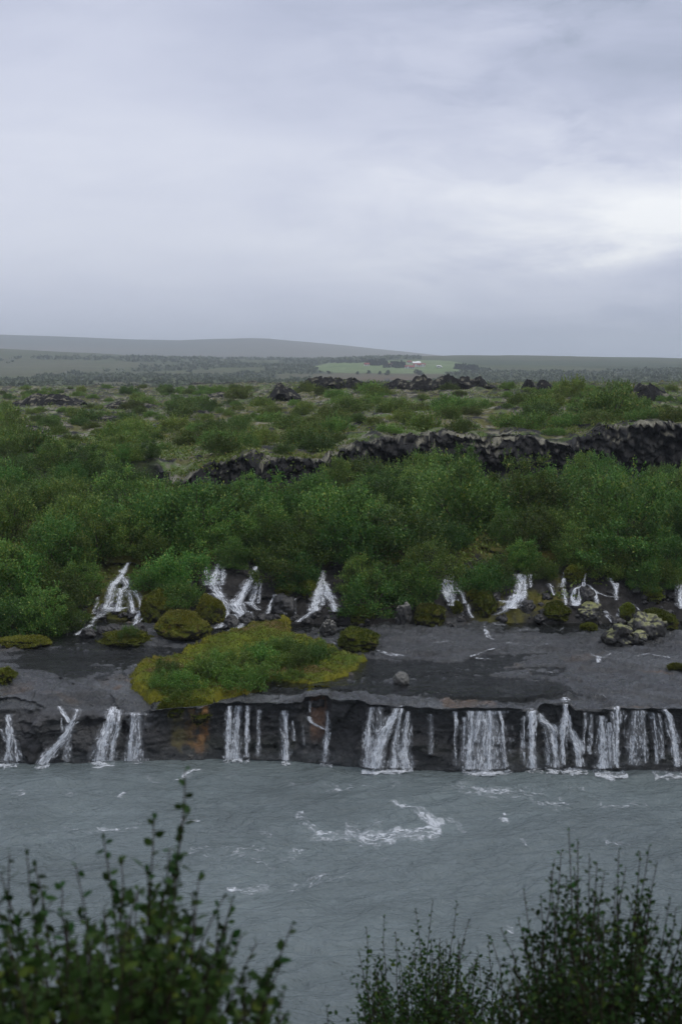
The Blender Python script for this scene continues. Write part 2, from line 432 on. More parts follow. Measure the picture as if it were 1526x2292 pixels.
# ------------------------------------------------------------------ rock shelf with the low cliff
lipspec = [(-500, 1592, 1708), (0, 1590, 1708), (120, 1582, 1708), (200, 1592, 1710), (330, 1592, 1708), (345, 1590, 1707), (465, 1577, 1700), (490, 1575, 1698), (640, 1574, 1702), (676, 1573, 1705),
           (682, 1560, 1706), (735, 1557, 1708), (742, 1566, 1709), (800, 1568, 1716), (830, 1577, 1721), (930, 1584, 1723), (1050, 1586, 1727), (1130, 1586, 1728), (1195, 1586, 1726), (1207, 1576, 1725), (1258, 1572, 1725), (1270, 1568, 1724),
           (1285, 1585, 1724), (1345, 1588, 1723), (1400, 1586, 1724), (1526, 1588, 1726), (2050, 1590, 1728)]
cols = []
ZL = []
for px, yl, yb in lipspec:
    yB = y_at(yb, 0.0)
    rec = .0
    if 682 <= px <= 735: rec = .25
    if 1207 <= px <= 1270: rec = .2
    yL = yB - .12 + rec; left = px < 340
    zl = z_at(yl, yL)
    ZL.append(round(zl, 2))
    if left:
        yL = yB + .35; zl = z_at(yl, yL)
        cols.append((px, [(yB + .5, -.9), (yB + .05, 0), (yB + .12, zl * .5), (yB + .16, zl * .82), (yL, zl), (yL + .45, zl + .12), (45.2, 2.22), (48.5, 2.44), (52.0, 2.72), (54, 2.8)]))
    else:
        cols.append((px, [(yB + .5, -.9), (yB, 0), (yB + .16, zl * .5), (yL + .14, zl - .16), (yL, zl), (yL + .3, zl + .035), (45.2, 2.14), (48.5, 2.42), (52.0, 2.72), (54, 2.8)]))
print('ZL', ZL)
pxs = np.linspace(-400, 1930, 860)
P, T = loft(cols, [10, 28, 26, 8, 8, 60, 66, 50, 10], pxs)
x, y, z = P[..., 0], P[..., 1], P[..., 2]
PX = np.repeat(pxs[None, :], P.shape[0], 0)
face = ss(T, 1.0, 1.6) * (1 - ss(T, 3.5, 4.1)); top = ss(T, 4.0, 5.0); leftm = 1 - ss(PX, 300, 380)
sh = x.shape
blob = fbm(x * .9, y * .9, z * 1.2, 4, .5, seed=3); fine = fbm(x * 3.5, y * 3.5, z * 3.5, 4, .55, seed=5)
strat = fbm(x * .5, y * .5, z * 5.0, 3, .5, seed=9)
wf, wc = worley((x * .75).ravel(), (y * .75).ravel(), (z * 1.0).ravel(), 21); wf = wf.reshape(sh); wc = wc.reshape(sh)
y2 = y + face * (blob * .22 + fine * .10 + strat * .06 + (wc - .5) * .16) - leftm * face * (np.maximum(blob, 0) * .0 - .0)
y2 = y2 + leftm * ss(T, 1.0, 3.0) * (1 - ss(T, 5.5, 6.3)) * (fbm(x * .55 + 4, z * .8, None, 3, .5, seed=31) * .55 + (wc - .5) * .3)
lipn = (1 - np.abs(np.clip((T - 4.1) / 1.3, -1, 1))); z2 = z + lipn * (fine * .05 + blob * .06)
ridge = fbm(x * .35 + 2, y * .8, None, 4, .5, seed=12); rip = fbm(x * .9, y * 3.0, None, 4, .55, seed=14)
tq = fbm(x * .16 + 1.3, y * .42 + .7, None, 4, .55, seed=44) * 4.5; step = np.floor(tq) + ss(tq - np.floor(tq), .86, .98)
bump_ = fbm(x * 5, y * 5, None, 4, .65, seed=15)
z2 = z2 + top * (ridge * .09 + rip * .035 + step * .10 + bump_ * .075 + fbm(x * 2.0, y * 2.6, None, 4, .6, seed=17, ridged=True) * .05 + fbm(x * 11, y * 9, None, 2, .6, seed=16) * .03 * (.35 + ss(y, 44, 46.5))) + leftm * top * fbm(x * .7, y * .7, None, 3, .5, seed=18) * .10
# shallow water lying on the shelf: rock stands out of it wherever it is higher
rw = np.where((T[:, 0] > 5.35) & (T[:, 0] < 8.7))[0][::2]; cw = np.arange(0, sh[1], 2)
xs_, ys_, zs_ = x[np.ix_(rw, cw)], y[np.ix_(rw, cw)], z[np.ix_(rw, cw)]
lev = -.055 + .045 * fbm(xs_ * .12, ys_ * .3, None, 3, seed=112) + .14 * (1 - ss(PX[np.ix_(rw, cw)], 420, 680)) * ss(ys_, 46.6, 47.8) - .10 * (1 - ss(ys_, 42.6, 43.6))
STRM_V = np.stack([xs_, ys_, zs_ + lev + .008 * fbm(xs_ * 2, ys_ * 5, None, 2, seed=113)], -1).reshape(-1, 3); STRM_F = grid_faces(*xs_.shape)
P2 = np.stack([x, y2, z2], -1).reshape(-1, 3)
# albedo: dark basalt, brown and ochre growth, rusty streak under the moss
n_a = fbm(P2[:, 0] * 1.3, P2[:, 1] * 1.3, P2[:, 2], 4, seed=51); n_b = fbm(P2[:, 0] * .5, P2[:, 1] * .9, P2[:, 2], 4, seed=52)
n_c = fbm(P2[:, 0] * 3.0, P2[:, 1] * 6.0, P2[:, 2] * .6, 4, seed=53)
n_s = fbm(P2[:, 0] * .35, P2[:, 1] * .9, P2[:, 2], 5, .6, seed=54); col = lerpc((.014, .017, .018), (.064, .070, .070), n_a * .5 + n_s * .9 + .45)
tp = top.ravel(); fc = (face * (T > 1)).ravel(); pxf = PX.ravel()
col = lerpc(col, (.016, .015, .014), fc * .75)
col = lerpc(col, (.085, .052, .018), tp * ss(n_b, .3, .5) * .5)
col = lerpc(col, (.11, .06, .022), ss(n_b + n_a * .6, .55, .66) * tp * .6)
rust = ss(pxf, 405, 430) * (1 - ss(pxf, 462, 470)) * fc * ss(n_c, -.35, .25)
col = lerpc(col, (.42, .20, .06), rust * .95)
olive = ss(pxf, 372, 384) * (1 - ss(pxf, 428, 440)) * fc * ss(n_c, -.3, .3)
col = lerpc(col, (.14, .115, .035), olive * .8)
brown = ss(pxf, 690, 700) * (1 - ss(pxf, 722, 735)) * fc * ss(P2[:, 2], .5, 1.0) * ss(n_a, -.1, .3)
col = lerpc(col, (.15, .07, .03), brown * .8)
g_ = fc * ss(n_b, .1, .4) * ss(.9 - P2[:, 2], 0, .5); col = lerpc(col, (.02, .028, .012), g_ * .6)
low_sheen = ss(P2[:, 1] + n_b * 2.2, 44.0, 46.5) * tp; low_sheen = np.clip(low_sheen * (.65 + n_a * .5) + fc * .5 + ss(n_c, .0, .5) * tp * .25, 0, 1)
col = lerpc(col, col * .55, low_sheen * tp)  # weaker sky sheen towards the back of the shelf, painted into the albedo as darkening
me = mesh_np('rock_shelf', P2, grid_faces(*sh), M_SHELF, col=np.column_stack([col, low_sheen]))
shelf = tag(ob('rock_shelf', me), kind='structure')

# ------------------------------------------------------------------ hillside and lava plateau
def colset(px, bk, kn): return (px, bk + kn)


hill = []
for px in (-700, 0, 250, 330):                     # left: overgrown slope up to the plateau
    hill.append((px, [(49.6, 1.2), (51.2, 2.75), (52.6, 3.9), (54.5, 5.0), (62, 5.9), (69, 6.7), (70, 7.1), (72, 7.3), (95, 7.45), (150, 7.5), (262, 7.75), (300, 6), (380, 1.0), (460, -.6)]))
hill.append((390, [(49.6, 1.2), (51.2, 2.75), (52.6, 3.9), (54.5, 4.9), (60, 5.1), (64.6, 5.45), (65.0, 6.95), (66, 7.0), (95, 7.45), (150, 7.6), (262, 7.7), (300, 6), (380, 1.0), (460, -.6)]))
hill.append((560, [(49.6, 1.2), (51.2, 2.75), (52.6, 3.9), (54.5, 4.9), (60, 5.3), (66.6, 5.8), (67.2, 7.25), (68.5, 7.3), (95, 7.6), (150, 8.6), (240, 8.6), (300, 6), (380, 1.0), (460, -.6)]))
hill.append((735, [(49.6, 1.2), (51.2, 2.75), (52.6, 3.9), (54.5, 4.9), (60, 5.4), (69, 6.1), (69.5, 7.45), (71, 7.5), (95, 8.0), (150, 9.45), (200, 9.0), (300, 6), (380, 1.0), (460, -.6)]))
hill.append((860, [(49.6, 1.2), (51.0, 2.75), (52.4, 3.9), (54.5, 4.9), (60, 5.4), (73.4, 5.9), (74.4, 8.0), (75.5, 8.1), (95, 8.55), (150, 9.55), (200, 9.0), (300, 6), (380, 1.0), (460, -.6)]))
for px, yr in ((1000, 968), (1120, 985), (1220, 993), (1350, 968), (1526, 952), (2300, 945)):
    zr = z_at(yr, 76.0)
    hill.append((px, [(49.6, 1.2), (51.6, 2.9), (53.0, 3.8), (55.0, 4.9), (62, 5.5), (75.0, 5.9), (76.0, zr), (77.2, zr + .08), (100, 8.75), (150, 9.45), (200, 9.0), (300, 6), (380, 1.0), (460, -.6)]))
pxs = np.linspace(-620, 2150, 760)
P, T = loft(hill, [10, 26, 26, 34, 26, 34, 8, 84, 96, 84, 10, 8, 4], pxs)
x, y, z = P[..., 0], P[..., 1], P[..., 2]; sh = x.shape; PX = np.repeat(pxs[None, :], sh[0], 0)
bank = ss(T, .5, 1.2) * (1 - ss(T, 3.2, 4)); rim = ss(T, 4.9, 5.1) * (1 - ss(T, 6.2, 6.8)) * ss(PX, 330, 395); plat = ss(T, 6.2, 7.2)
wf, wc = worley((x * .9).ravel(), (y * .9).ravel(), (z * .9).ravel(), 61); wf = wf.reshape(sh); wc = wc.reshape(sh)
f1 = fbm(x * .35, y * .35, z * .35, 4, seed=71); f2 = fbm(x * 1.2, y * 1.2, z * 1.2, 4, .55, seed=72); f3 = fbm(x * 4, y * 4, z * 4, 3, .6, seed=73)
f2r = fbm(x * 1.7 + 5, y * 1.7, z * 2.6, 3, .6, seed=78, ridged=True); f4 = fbm(x * 9, y * 9, z * 9, 2, .6, seed=75); _, wc2 = worley((x * 2.6).ravel(), (y * 2.6).ravel(), (z * 2.6).ravel(), 66); wc2 = wc2.reshape(sh)
rid = fbm(x * .33, y * .33, None, 4, .5, seed=74, ridged=True)
y2 = y + bank * (f1 * .5 + f2 * .25 + (wc - .5) * .35) + rim * (f1 * 1.0 + f2 * .7 + f2r * .35 + f3 * .45 + f4 * .3 + (wc - .5) * .5 + (wc2 - .5) * .3)
rimn = fbm(PX * .011, PX * 0, None, 4, .6, seed=77); z = z + ss(T, 5.4, 6) * (1 - ss(T, 7, 7.6)) * ss(PX, 330, 395) * rimn * .55
z2 = z + bank * (f2 * .18 + f3 * .10 + (.5 - wf) * .25) + rim * (f2 * .3 + f3 * .2 + f4 * .14 + (wc - .5) * .2 + (wc2 - .5) * .16)
far_amp = 1 + ss(y, 90, 200) * .7
z2 = z2 + plat * far_amp * (f1 * .22 + f2 * .10 + np.maximum(rid - .1, 0) * .38 + f3 * .04) + (1 - plat) * ss(T, 3, 4) * f1 * .3
x2 = x + rim * f2 * .2
P2 = np.stack([x2, y2, z2], -1).reshape(-1, 3)
Fq = grid_faces(*sh)
me = mesh_np('lava_plateau', P2, Fq, M_GROUND, False); nz = normals(me)[:, 2]
X, Y, Z = P2.T
a1 = fbm(X * .25, Y * .25, Z * 0, 4, seed=81); a2 = fbm(X * 1.1, Y * .7, Z, 4, seed=82); a3 = fbm(X * 3, Y * 2, Z * 3, 3, seed=83)
pf = plat.ravel(); rf = rim.ravel(); bf = bank.ravel()
col = np.tile(np.array([[.020, .032, .010]]), (len(X), 1)); col = lerpc(col, (.034, .036, .014), a2 * .8 + .3)          # slope floor under the thicket
moss = lerpc(np.tile([[.085, .088, .022]], (len(X), 1)), (.095, .075, .028), a2 + .3)
moss = lerpc(moss, (.068, .115, .024), ss(a1 + a3 * .3, -.15, .2) * .85)
lich = lerpc(np.tile([[.21, .20, .145]], (len(X), 1)), (.13, .125, .095), a3 + .3)
pl = lerpc(moss, lich, ss(a2 * .55 + a3 * .45 + rid.ravel() * .22, .07, .20) * .95)
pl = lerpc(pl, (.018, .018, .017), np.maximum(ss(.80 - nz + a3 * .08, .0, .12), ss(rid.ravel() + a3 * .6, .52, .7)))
col = lerpc(col, pl, pf)
rk = lerpc(np.tile([[.013, .013, .013]], (len(X), 1)), (.034, .033, .031), a3 + .2)
rk = lerpc(rk, lich * .95, ss(nz + a3 * .5 + a2 * .6, .75, 1.0) * ss(T.ravel(), 5.55, 5.95))
col = lerpc(col, rk, ss(rf, .05, .4))
bk = lerpc(np.tile([[.020, .019, .018]], (len(X), 1)), (.033, .031, .029), a3 + .4)
bm = lerpc(np.tile([[.045, .055, .012]], (len(X), 1)), (.085, .075, .014), a2 + .4)
bk = lerpc(bk, bm, ss(a1 * .7 + a2 * .4 + nz * .3 - .3 + ss(T.ravel(), 2.2, 3.2) * .6, .0, .2))
col = lerpc(col, bk, ss(bf, .05, .5))
set_col(me, col)
plateau = tag(ob('lava_plateau', me), kind='structure')
BV = bvh_of(shelf, plateau)
CAMV = Vector((0, 0, CAM_H))


def hit(px, py):
    d = ray(px, py).normalized(); h = BV.ray_cast(CAMV + d * 5, d)
    return h[0] if h[0] else at_z(px, py, 3)


def ground(xx, yy):
    h = BV.ray_cast(Vector((xx, yy, 60)), Vector((0, 0, -1))); return h[0].z if h[0] else 0.0


# ------------------------------------------------------------------ river
def river_h(xx, yy):
    wx = fbm(xx * .16, yy * .22, None, 3, seed=105) * 2.2; wy = fbm(xx * .16 + 8, yy * .22, None, 3, seed=106) * 2.2; xx, yy0 = xx + wx, yy; yy = yy + wy; q = xx * .94 + yy * .34; r = -xx * .34 + yy * .94
    h_ = fbm(q * .22, r * .42, None, 3, .5, seed=101) * .22 + fbm(q * .8 + 3, r * 1.5, None, 4, .55, seed=102) * .16
    h_ = h_ + fbm(q * 2.2, r * 4.2, None, 3, .55, seed=103) * .04
    return h_ * np.clip((42.5 - yy0) * .25 + .35, .35, 1)


ys = np.concatenate([np.linspace(6, 22, 60, endpoint=False), np.linspace(22, 42.9, 420)])
us = np.linspace(-.62, .62, 620)
Yg, Ug = np.meshgrid(ys, us, indexing='ij'); Xg = Ug * (Yg * .75 + 10)
Pg = np.stack([Xg, Yg, river_h(Xg, Yg)], -1).reshape(-1, 3)
river = tag(ob('river', mesh_np('river', Pg, grid_faces(*Xg.shape), M_RIVER)), kind='structure')

# clear stream in the hollow at the foot of the left bank
def patch(poly, zfun, cell, name, mat):
    poly = np.array(poly); x0, y0 = poly.min(0); x1, y1 = poly.max(0)
    gx, gy = np.meshgrid(np.arange(x0, x1, cell), np.arange(y0, y1, cell)); r_, c_ = gx.shape
    ins = inside(gx.ravel(), gy.ravel(), poly).reshape(r_, c_)
    V = np.stack([gx, gy, zfun(gx, gy)], -1).reshape(-1, 3); f = grid_faces(r_, c_); k = ins.ravel()[f].all(1); f = f[k]
    used = np.unique(f); mp = np.full(len(V), -1); mp[used] = np.arange(len(used))
    return mesh_np(name, V[used], mp[f], mat)


def inside(px_, py_, poly):
    r_ = np.zeros(len(px_), bool); n_ = len(poly)
    for i in range(n_):
        x1, y1 = poly[i]; x2_, y2_ = poly[(i + 1) % n_]
        c_ = ((y1 > py_) != (y2_ > py_)) & (px_ < (x2_ - x1) * (py_ - y1) / (y2_ - y1 + 1e-12) + x1); r_ ^= c_
    return r_


stream = tag(ob('stream', mesh_np('stream', STRM_V, STRM_F, M_STREAM)), kind='structure')

# ------------------------------------------------------------------ near bank under the foreground shrubs
kn = [(-40, 10.6), (0, 10.35), (2, 10.2), (4, 9.25), (8, 6.4), (14, 2.9), (19, .3), (24, -1.5)]
gx, gy = np.meshgrid(np.linspace(-40, 40, 160), np.concatenate([np.linspace(-40, 0, 20, endpoint=False), np.linspace(0, 24, 110)]))
gz = np.interp(gy, [k[0] for k in kn], [k[1] for k in kn]) + fbm(gx * .5, gy * .5, None, 4, seed=121) * .25 * ss(gy, 2, 5)
near = tag(ob('near_bank', mesh_np('near_bank', np.stack([gx, gy, gz], -1).reshape(-1, 3), grid_faces(*gx.shape), M_BANK)), kind='structure')


def near_z(yy): return float(np.interp(yy, [k[0] for k in kn], [k[1] for k in kn]))


# ------------------------------------------------------------------ far plain and far hill
def zrow(lst): return [(d, z_at(yp, d)) for d, yp in lst]


plain = []
for px, crest in ((-1500, 770), (-300, 776), (0, 781), (200, 791), (400, 800), (690, 808)):
    plain.append((px, [(400, -2)] + zrow([(520, 885), (900, 858), (1250, 842), (1500, 828), (1700, 819), (2000, 812 if crest > 805 else (812 + crest) / 2), (2400, crest), (2900, crest + 6), (4200, 810), (9000, 806)])))
for px, crest, fy in ((760, 807, 810), (940, 798, 808), (1040, 797, 812), (1250, 797, 816), (1526, 803, 818), (3000, 808, 822)):
    plain.append((px, [(400, -2)] + zrow([(520, 885), (900, 862), (1250, 841), (1400, 831), (1700, fy), (2000, fy - (fy - crest) * .4), (2400, crest), (2900, crest + 6), (4200, 810), (9000, 806)])))
pxs = np.linspace(-1500, 3000, 520)
P, T = loft(plain, [6, 50, 50, 40, 40, 24, 24, 12, 10, 6], pxs)
x, y, z = P[..., 0], P[..., 1], P[..., 2]; sh = x.shape
und = fbm(x * .004, y * .004, None, 4, seed=131); rg = fbm(x * .02, y * .02, None, 4, seed=132)
z2 = z + und * 2.4 * ss(y, 600, 1200) + rg * .9
# grassy bluff at the left end of the hayfield and a hollow below the farm
P2 = np.stack([x, y, z2], -1).reshape(-1, 3)
qx, qy = proj_np(P2)
X, Y, Z = P2.T
c1 = fbm(X * .006, Y * .003, None, 5, .6, seed=141); c2 = fbm(X * .03, Y * .012, None, 4, .6, seed=142)
col = lerpc(np.tile([[.062, .078, .036]], (len(X), 1)), (.085, .082, .045), c1 * 1.3 + .45)
SCRUBN = lambda X_, Y_: fbm(X_ * .006 + 5, Y_ * .0035, None, 5, .6, seed=143)
scr = ss(SCRUBN(X, Y), -.05, .10)
col = lerpc(col, (.045, .062, .032), scr * ss(qy, 798, 812) * .9)
col = lerpc(col, (.085, .10, .04), ss(c2, .18, .4) * (1 - ss(qx, 560, 760)) * ss(qy, 815, 830) * .6)
right_scrub = ss(qx, 1000, 1120) * ss(qy, 831, 836); col = lerpc(col, (.045, .062, .034), right_scrub * .85)
brownp = np.exp(-((qx - 880) / 150) ** 2 - ((qy - 851) / 12) ** 2); col = lerpc(col, (.115, .08, .05), brownp * .9)
FIELD = [(700, 822), (735, 813), (800, 809), (870, 807), (930, 806), (985, 806), (1010, 808), (1050, 814), (1085, 823), (1100, 829), (1060, 834), (1000, 837), (930, 837), (860, 836), (790, 836), (735, 834), (712, 829)]
fp = np.array([at_y(a, c_, 1500)[:] for a, c_ in FIELD])
inf = inside(qx + c2 * 8, qy + c1 * 1.5, np.array(FIELD, float))
col[inf] = lerpc(np.tile([[.115, .165, .062]], (inf.sum(), 1)), (.14, .18, .085), c2[inf] + .5)
inf2 = (qx > 1085) & (qx < 1190) & (qy > 829) & (qy < 833.5); col[inf2] = (.12, .165, .07)
road = np.abs(qx - (882 - (qy - 838) * .95 - 4)) < (1.5 + (qy - 838) * .16); road &= (qy > 840) & (qy < 868); col[road] = (.06, .055, .052)
far_plain = tag(ob('plain', mesh_np('plain', P2, grid_faces(*sh), M_PLAIN, col=col)), kind='structure')
BVP = bvh_of(far_plain)


def hit_plain(px, py):
    d = ray(px, py).normalized(); h = BVP.ray_cast(CAMV, d)
    return h[0] if h[0] else at_y(px, py, 1600)


crest = [(-1600, 725), (-600, 738), (0, 748.5), (150, 754), (300, 760), (400, 761), (480, 758), (560, 756.5), (604, 757.5), (615, 759), (760, 772), (900, 787), (1010, 799.5), (1300, 814), (2400, 820)]
hc = []
for px, cyp in crest:
    zt = z_at(cyp, 5600)
    hc.append((px, [(3300, 8), (4200, 10 + (zt - 10) * .35), (5000, 10 + (zt - 10) * .78), (5600, zt), (6000, zt - 4), (6800, zt - 40)]))
pxs = np.linspace(-1600, 2400, 420)
P, T = loft(hc, [10, 24, 20, 12, 6], pxs); x, y, z = P[..., 0], P[..., 1], P[..., 2]
z = z + fbm(x * .002, y * .002, None, 4, seed=151) * 3 * ss(z, 10, 40)
P2 = np.stack([x, y, z], -1).reshape(-1, 3)
c1 = fbm(P2[:, 0] * .0012, P2[:, 1] * .0012, None, 5, .6, seed=152)
tag(ob('hill', mesh_np('hill', P2, grid_faces(*x.shape), M_PLAIN, col=lerpc(np.tile([[.06, .068, .045]], (len(P2), 1)), (.105, .09, .062), c1 * 1.6 + .4))), kind='structure')

# ------------------------------------------------------------------ haze
def box_mesh(name, a, b_):
    V = np.array([(x_, y_, z_) for x_ in (a[0], b_[0]) for y_ in (a[1], b_[1]) for z_ in (a[2], b_[2])])
    f = np.array([(0, 1, 3, 2), (4, 6, 7, 5), (0, 4, 5, 1), (2, 3, 7, 6), (0, 2, 6, 4), (1, 5, 7, 3)])
    return mesh_np(name, V, f, smooth=False)


hm, t = material('haze_air'); o_ = t.nodes.new('ShaderNodeOutputMaterial'); pv = t.nodes.new('ShaderNodeVolumePrincipled')
pv.inputs['Color'].default_value = (.86, .93, 1.0, 1); pv.inputs['Density'].default_value = 2.0e-4; pv.inputs['Anisotropy'].default_value = 0.25
t.links.new(pv.outputs[0], o_.inputs['Volume'])
hb = box_mesh('haze', (-9000, -300, -4.5), (9000, 9500, 190)); hb.materials.append(hm)
tag(ob('haze', hb), kind='stuff')
# ================================================================== WATERFALLS
def resample(pts, wd, ds):
    P_ = np.array([tuple(p) for p in pts]); w_ = np.array(wd, float)
    d = np.r_[0, np.cumsum(np.linalg.norm(np.diff(P_, axis=0), axis=1))]
    n_ = max(6, int(d[-1] / ds)); s = np.linspace(0, d[-1], n_)
    Q = np.stack([np.interp(s, d, P_[:, i]) for i in range(3)], 1); ww = np.interp(s, d, w_)
    k = max(3, int(.12 / ds) | 1); pad = k // 2; ker = np.ones(k) / k           # soften the corners
    if n_ > 3 * k:
        Qp = np.pad(Q, ((pad, pad), (0, 0)), mode='edge'); Q = np.stack([np.convolve(Qp[:, i], ker, 'valid') for i in range(3)], 1)
    return Q, ww, s


def lace(pts, wd, dens, seed, cell=.017, ds=.024, along=.20, across=.05, bulge=.05, axis=None, up=None, zf=None, foamy=False):
    """a broken, lacy sheet of white water along a path: only the cells the water fills are built"""
    Q, ww, s = resample(pts, wd, ds)
    nc = max(4, int(ww.max() / cell)); tt = np.linspace(-.5, .5, nc)
    ax = np.array((1., 0, 0)) if axis is None else np.array(axis, float)
    nrm = np.array((0, -1., .15)) if up is None else np.array(up, float)
    S, Tt = np.meshgrid(s, tt, indexing='ij'); Wd = ww[:, None] * Tt
    wob = fbm(S / .5, Tt * 2, None, 3, seed=seed) * .06
    base = Q[:, None, :] + (Wd + wob * (ww[:, None] > .05))[..., None] * ax
    nz_ = fbm(Wd / across, S / along, np.full(S.shape, seed * 1.7), 3, .55, seed=seed + 5)
    off = (nz_ * .6 + fbm(Wd / .12, S / .4, None, 2, seed=seed + 9)) * bulge * np.minimum(1, ww[:, None] / .12)
    V = base + off[..., None] * nrm
    V = V + (rng.random(V.shape) - .5) * cell * .4
    if zf is not None: V[..., 2] += zf(V[..., 0], V[..., 1])
    edge = 1 - ss(np.abs(Tt) * 2 + fbm(S / .18, Tt * 0 + np.sign(Tt), None, 3, .6, seed=seed + 40) * .5, .25, 1.0)
    if foamy:                                      # foam: thin torn threads drawn out along the flow
        wx_ = fbm(Wd / .35, S / .5, None, 3, seed=seed + 60) * .25; n2 = fbm((Wd + wx_) / .16, (S + wx_) / .42, None, 4, .6, seed=seed + 61); n3 = fbm((Wd + wx_) / .06, S / .14, None, 3, .6, seed=seed + 62)
        big_ = fbm(Wd / .5, S / .8, None, 2, seed=seed + 63)
        al = edge * np.clip(dens * 1.05 - .5 + big_ * .5 + np.maximum(1 - np.abs(n2) * 5, 0) * (.35 + dens * .6) + n3 * .75, 0, 1)
    else:
        n2 = fbm(Wd / .026, S / (.45 * along / .2), None, 3, .6, seed=seed + 20); n3 = fbm(Wd / .036, S / (.10 * along / .2), None, 3, .65, seed=seed + 30); n4 = fbm(Wd / .16, S / .5, None, 2, seed=seed + 33)
        fil = np.maximum(1 - np.abs(nz_) * 4, 0)
        al = np.clip(edge * (dens * 1.15 - .52 + .8 * n2 + 1.1 * n3 + .5 * n4 + .5 * fil * (.4 + dens)) - (1 - edge) * .2, 0, 1)
    veil = edge * dens * (.22 if foamy else .42) * np.clip(.75 + .8 * n2 + .4 * n3, 0, 1.4); al = np.maximum(al * (1 if foamy else .95), veil)
    al = np.clip(al * (.85 if foamy else 1.15), 0, .62 if foamy else .85)
    ends = ss(S / s[-1], 0, .04) * (1 - ss(S / s[-1], .97, 1.0)); al = al * ends
    r_, c_ = S.shape; f = grid_faces(r_, c_); av = al.ravel()
    f = f[av[f].max(1) > .03]
    if len(f) < 8: f = grid_faces(r_, c_)[:8]
    used = np.unique(f); mp = np.full(r_ * c_, -1); mp[used] = np.arange(len(used))
    return V.reshape(-1, 3)[used], mp[f], av[used]


def wmesh(name, parts, loc):
    V, f = merge([q[:2] for q in parts]); me_ = mesh_np(name, V - np.array(loc), f, M_WHITE); set_alpha(me_, np.concatenate([q[2] for q in parts])); return me_


def merge(parts):
    V, Fq, o = [], [], 0
    for v_, f_ in parts: V.append(v_); Fq.append(f_ + o); o += len(v_)
    return np.concatenate(V), np.concatenate(Fq)


def px_m(p): return (p[1] * CP + (CAM_H - p[2]) * SP) / F       # metres per photo pixel at a place


def fall_path(px_pts, lower):
    out = []; ymin = 1e9; A_ = np.array(px_pts, float); dl = np.r_[0, np.cumsum(np.hypot(*np.diff(A_[:, :2], axis=0).T))]
    ql = np.linspace(0, dl[-1], max(3, int(dl[-1] / 5))); px_pts = [tuple(np.interp(q, dl, A_[:, i]) for i in range(3)) for q in ql]
    if not lower:                                 # run each strand a little past its ends so that they join
        (a0, b0_, c0), (a1, b1_, c1_) = px_pts[0], px_pts[1]; (a2, b2_, c2_), (a3, b3_, c3_) = px_pts[-2], px_pts[-1]
        px_pts = [(a0 - (a1 - a0) * .8, b0_ - (b1_ - b0_) * .8, c0)] + px_pts + [(a3 + (a3 - a2) * 1.2, b3_ + (b3_ - b2_) * 1.2, c3_)]
        px_pts = [(a, b_, c * 1.0) for a, b_, c in px_pts]
    for px, py, wpx in px_pts:
        h = hit(px, min(py, 1690) if lower else py)
        if lower:
            ymin = min(ymin, h.y - .07); ymin -= .012; p = at_y(px, py, ymin)
        else:
            d = ray(px, py).normalized(); p = h - d * .30 + Vector((0, 0, .03))
        out.append((p, wpx * px_m(p)))
    return out


def waterfall(label, strands, lower, seed, group=None, splash=None):
    paths = [(fall_path(s, lower), d) for s, d in strands]
    b0 = paths[0][0][-1][0]; loc = Vector((b0.x, b0.y, 0 if lower else b0.z))
    root = tag(ob('waterfall', None, loc=loc), label, 'waterfall', group)
    for i, (pa, d) in enumerate(paths):
        P_, w_ = [q[0] for q in pa], [max(q[1], .04) for q in pa]
        d = d if lower else d * .86; parts = [lace(P_, w_, d, seed + i * 7), lace([q + Vector((0, -.06, 0)) for q in P_], [a * 1.05 for a in w_], d * .62, seed + i * 7 + 3)]
        parts.append(lace([q + Vector((0, .03, 0)) for q in P_], [a * (1.9 if lower else 1.7) + .06 for a in w_], min(.46, d * .55), seed + i * 7 + 5))      # loose drops and thin film round the strand
        tag(ob('water_strand', wmesh('water_strand', parts, loc), root), kind='stuff')
    if splash:
        for x0, x1, py, dep, dn in splash:
            a, c = at_z(x0, py, 0), at_z(x1, py, 0); parts = []
            for k in range(2):
                yy = -.12 - .5 * dep
                nq = 9; tq_ = np.linspace(0, 1, nq)
                parts.append(lace([a + (c - a) * float(q) + Vector((0, yy + rnd.uniform(-.16, .08), .03 + .03 * k)) for q in tq_], [dep * rnd.uniform(.35, 1.5) * (.5 + math.sin(math.pi * float(q))) for q in tq_], dn * .85, seed + 50 + k, along=.14, across=.10,
                                  axis=(0, 1, 0), up=(0, 0, 1), bulge=.05, zf=river_h, foamy=True))
            # low curtain of thrown-up drops at the foot
            parts.append(lace([a + Vector((0, -.1, .06)), c + Vector((0, -.1, .06))], [.16, .16], dn * .5, seed + 60, along=.1, across=.05, axis=(0, 0, 1), up=(0, -1, 0), bulge=.06, zf=river_h))
            tag(ob('splash_foam', wmesh('splash_foam', parts, loc), root), kind='stuff')
    return root


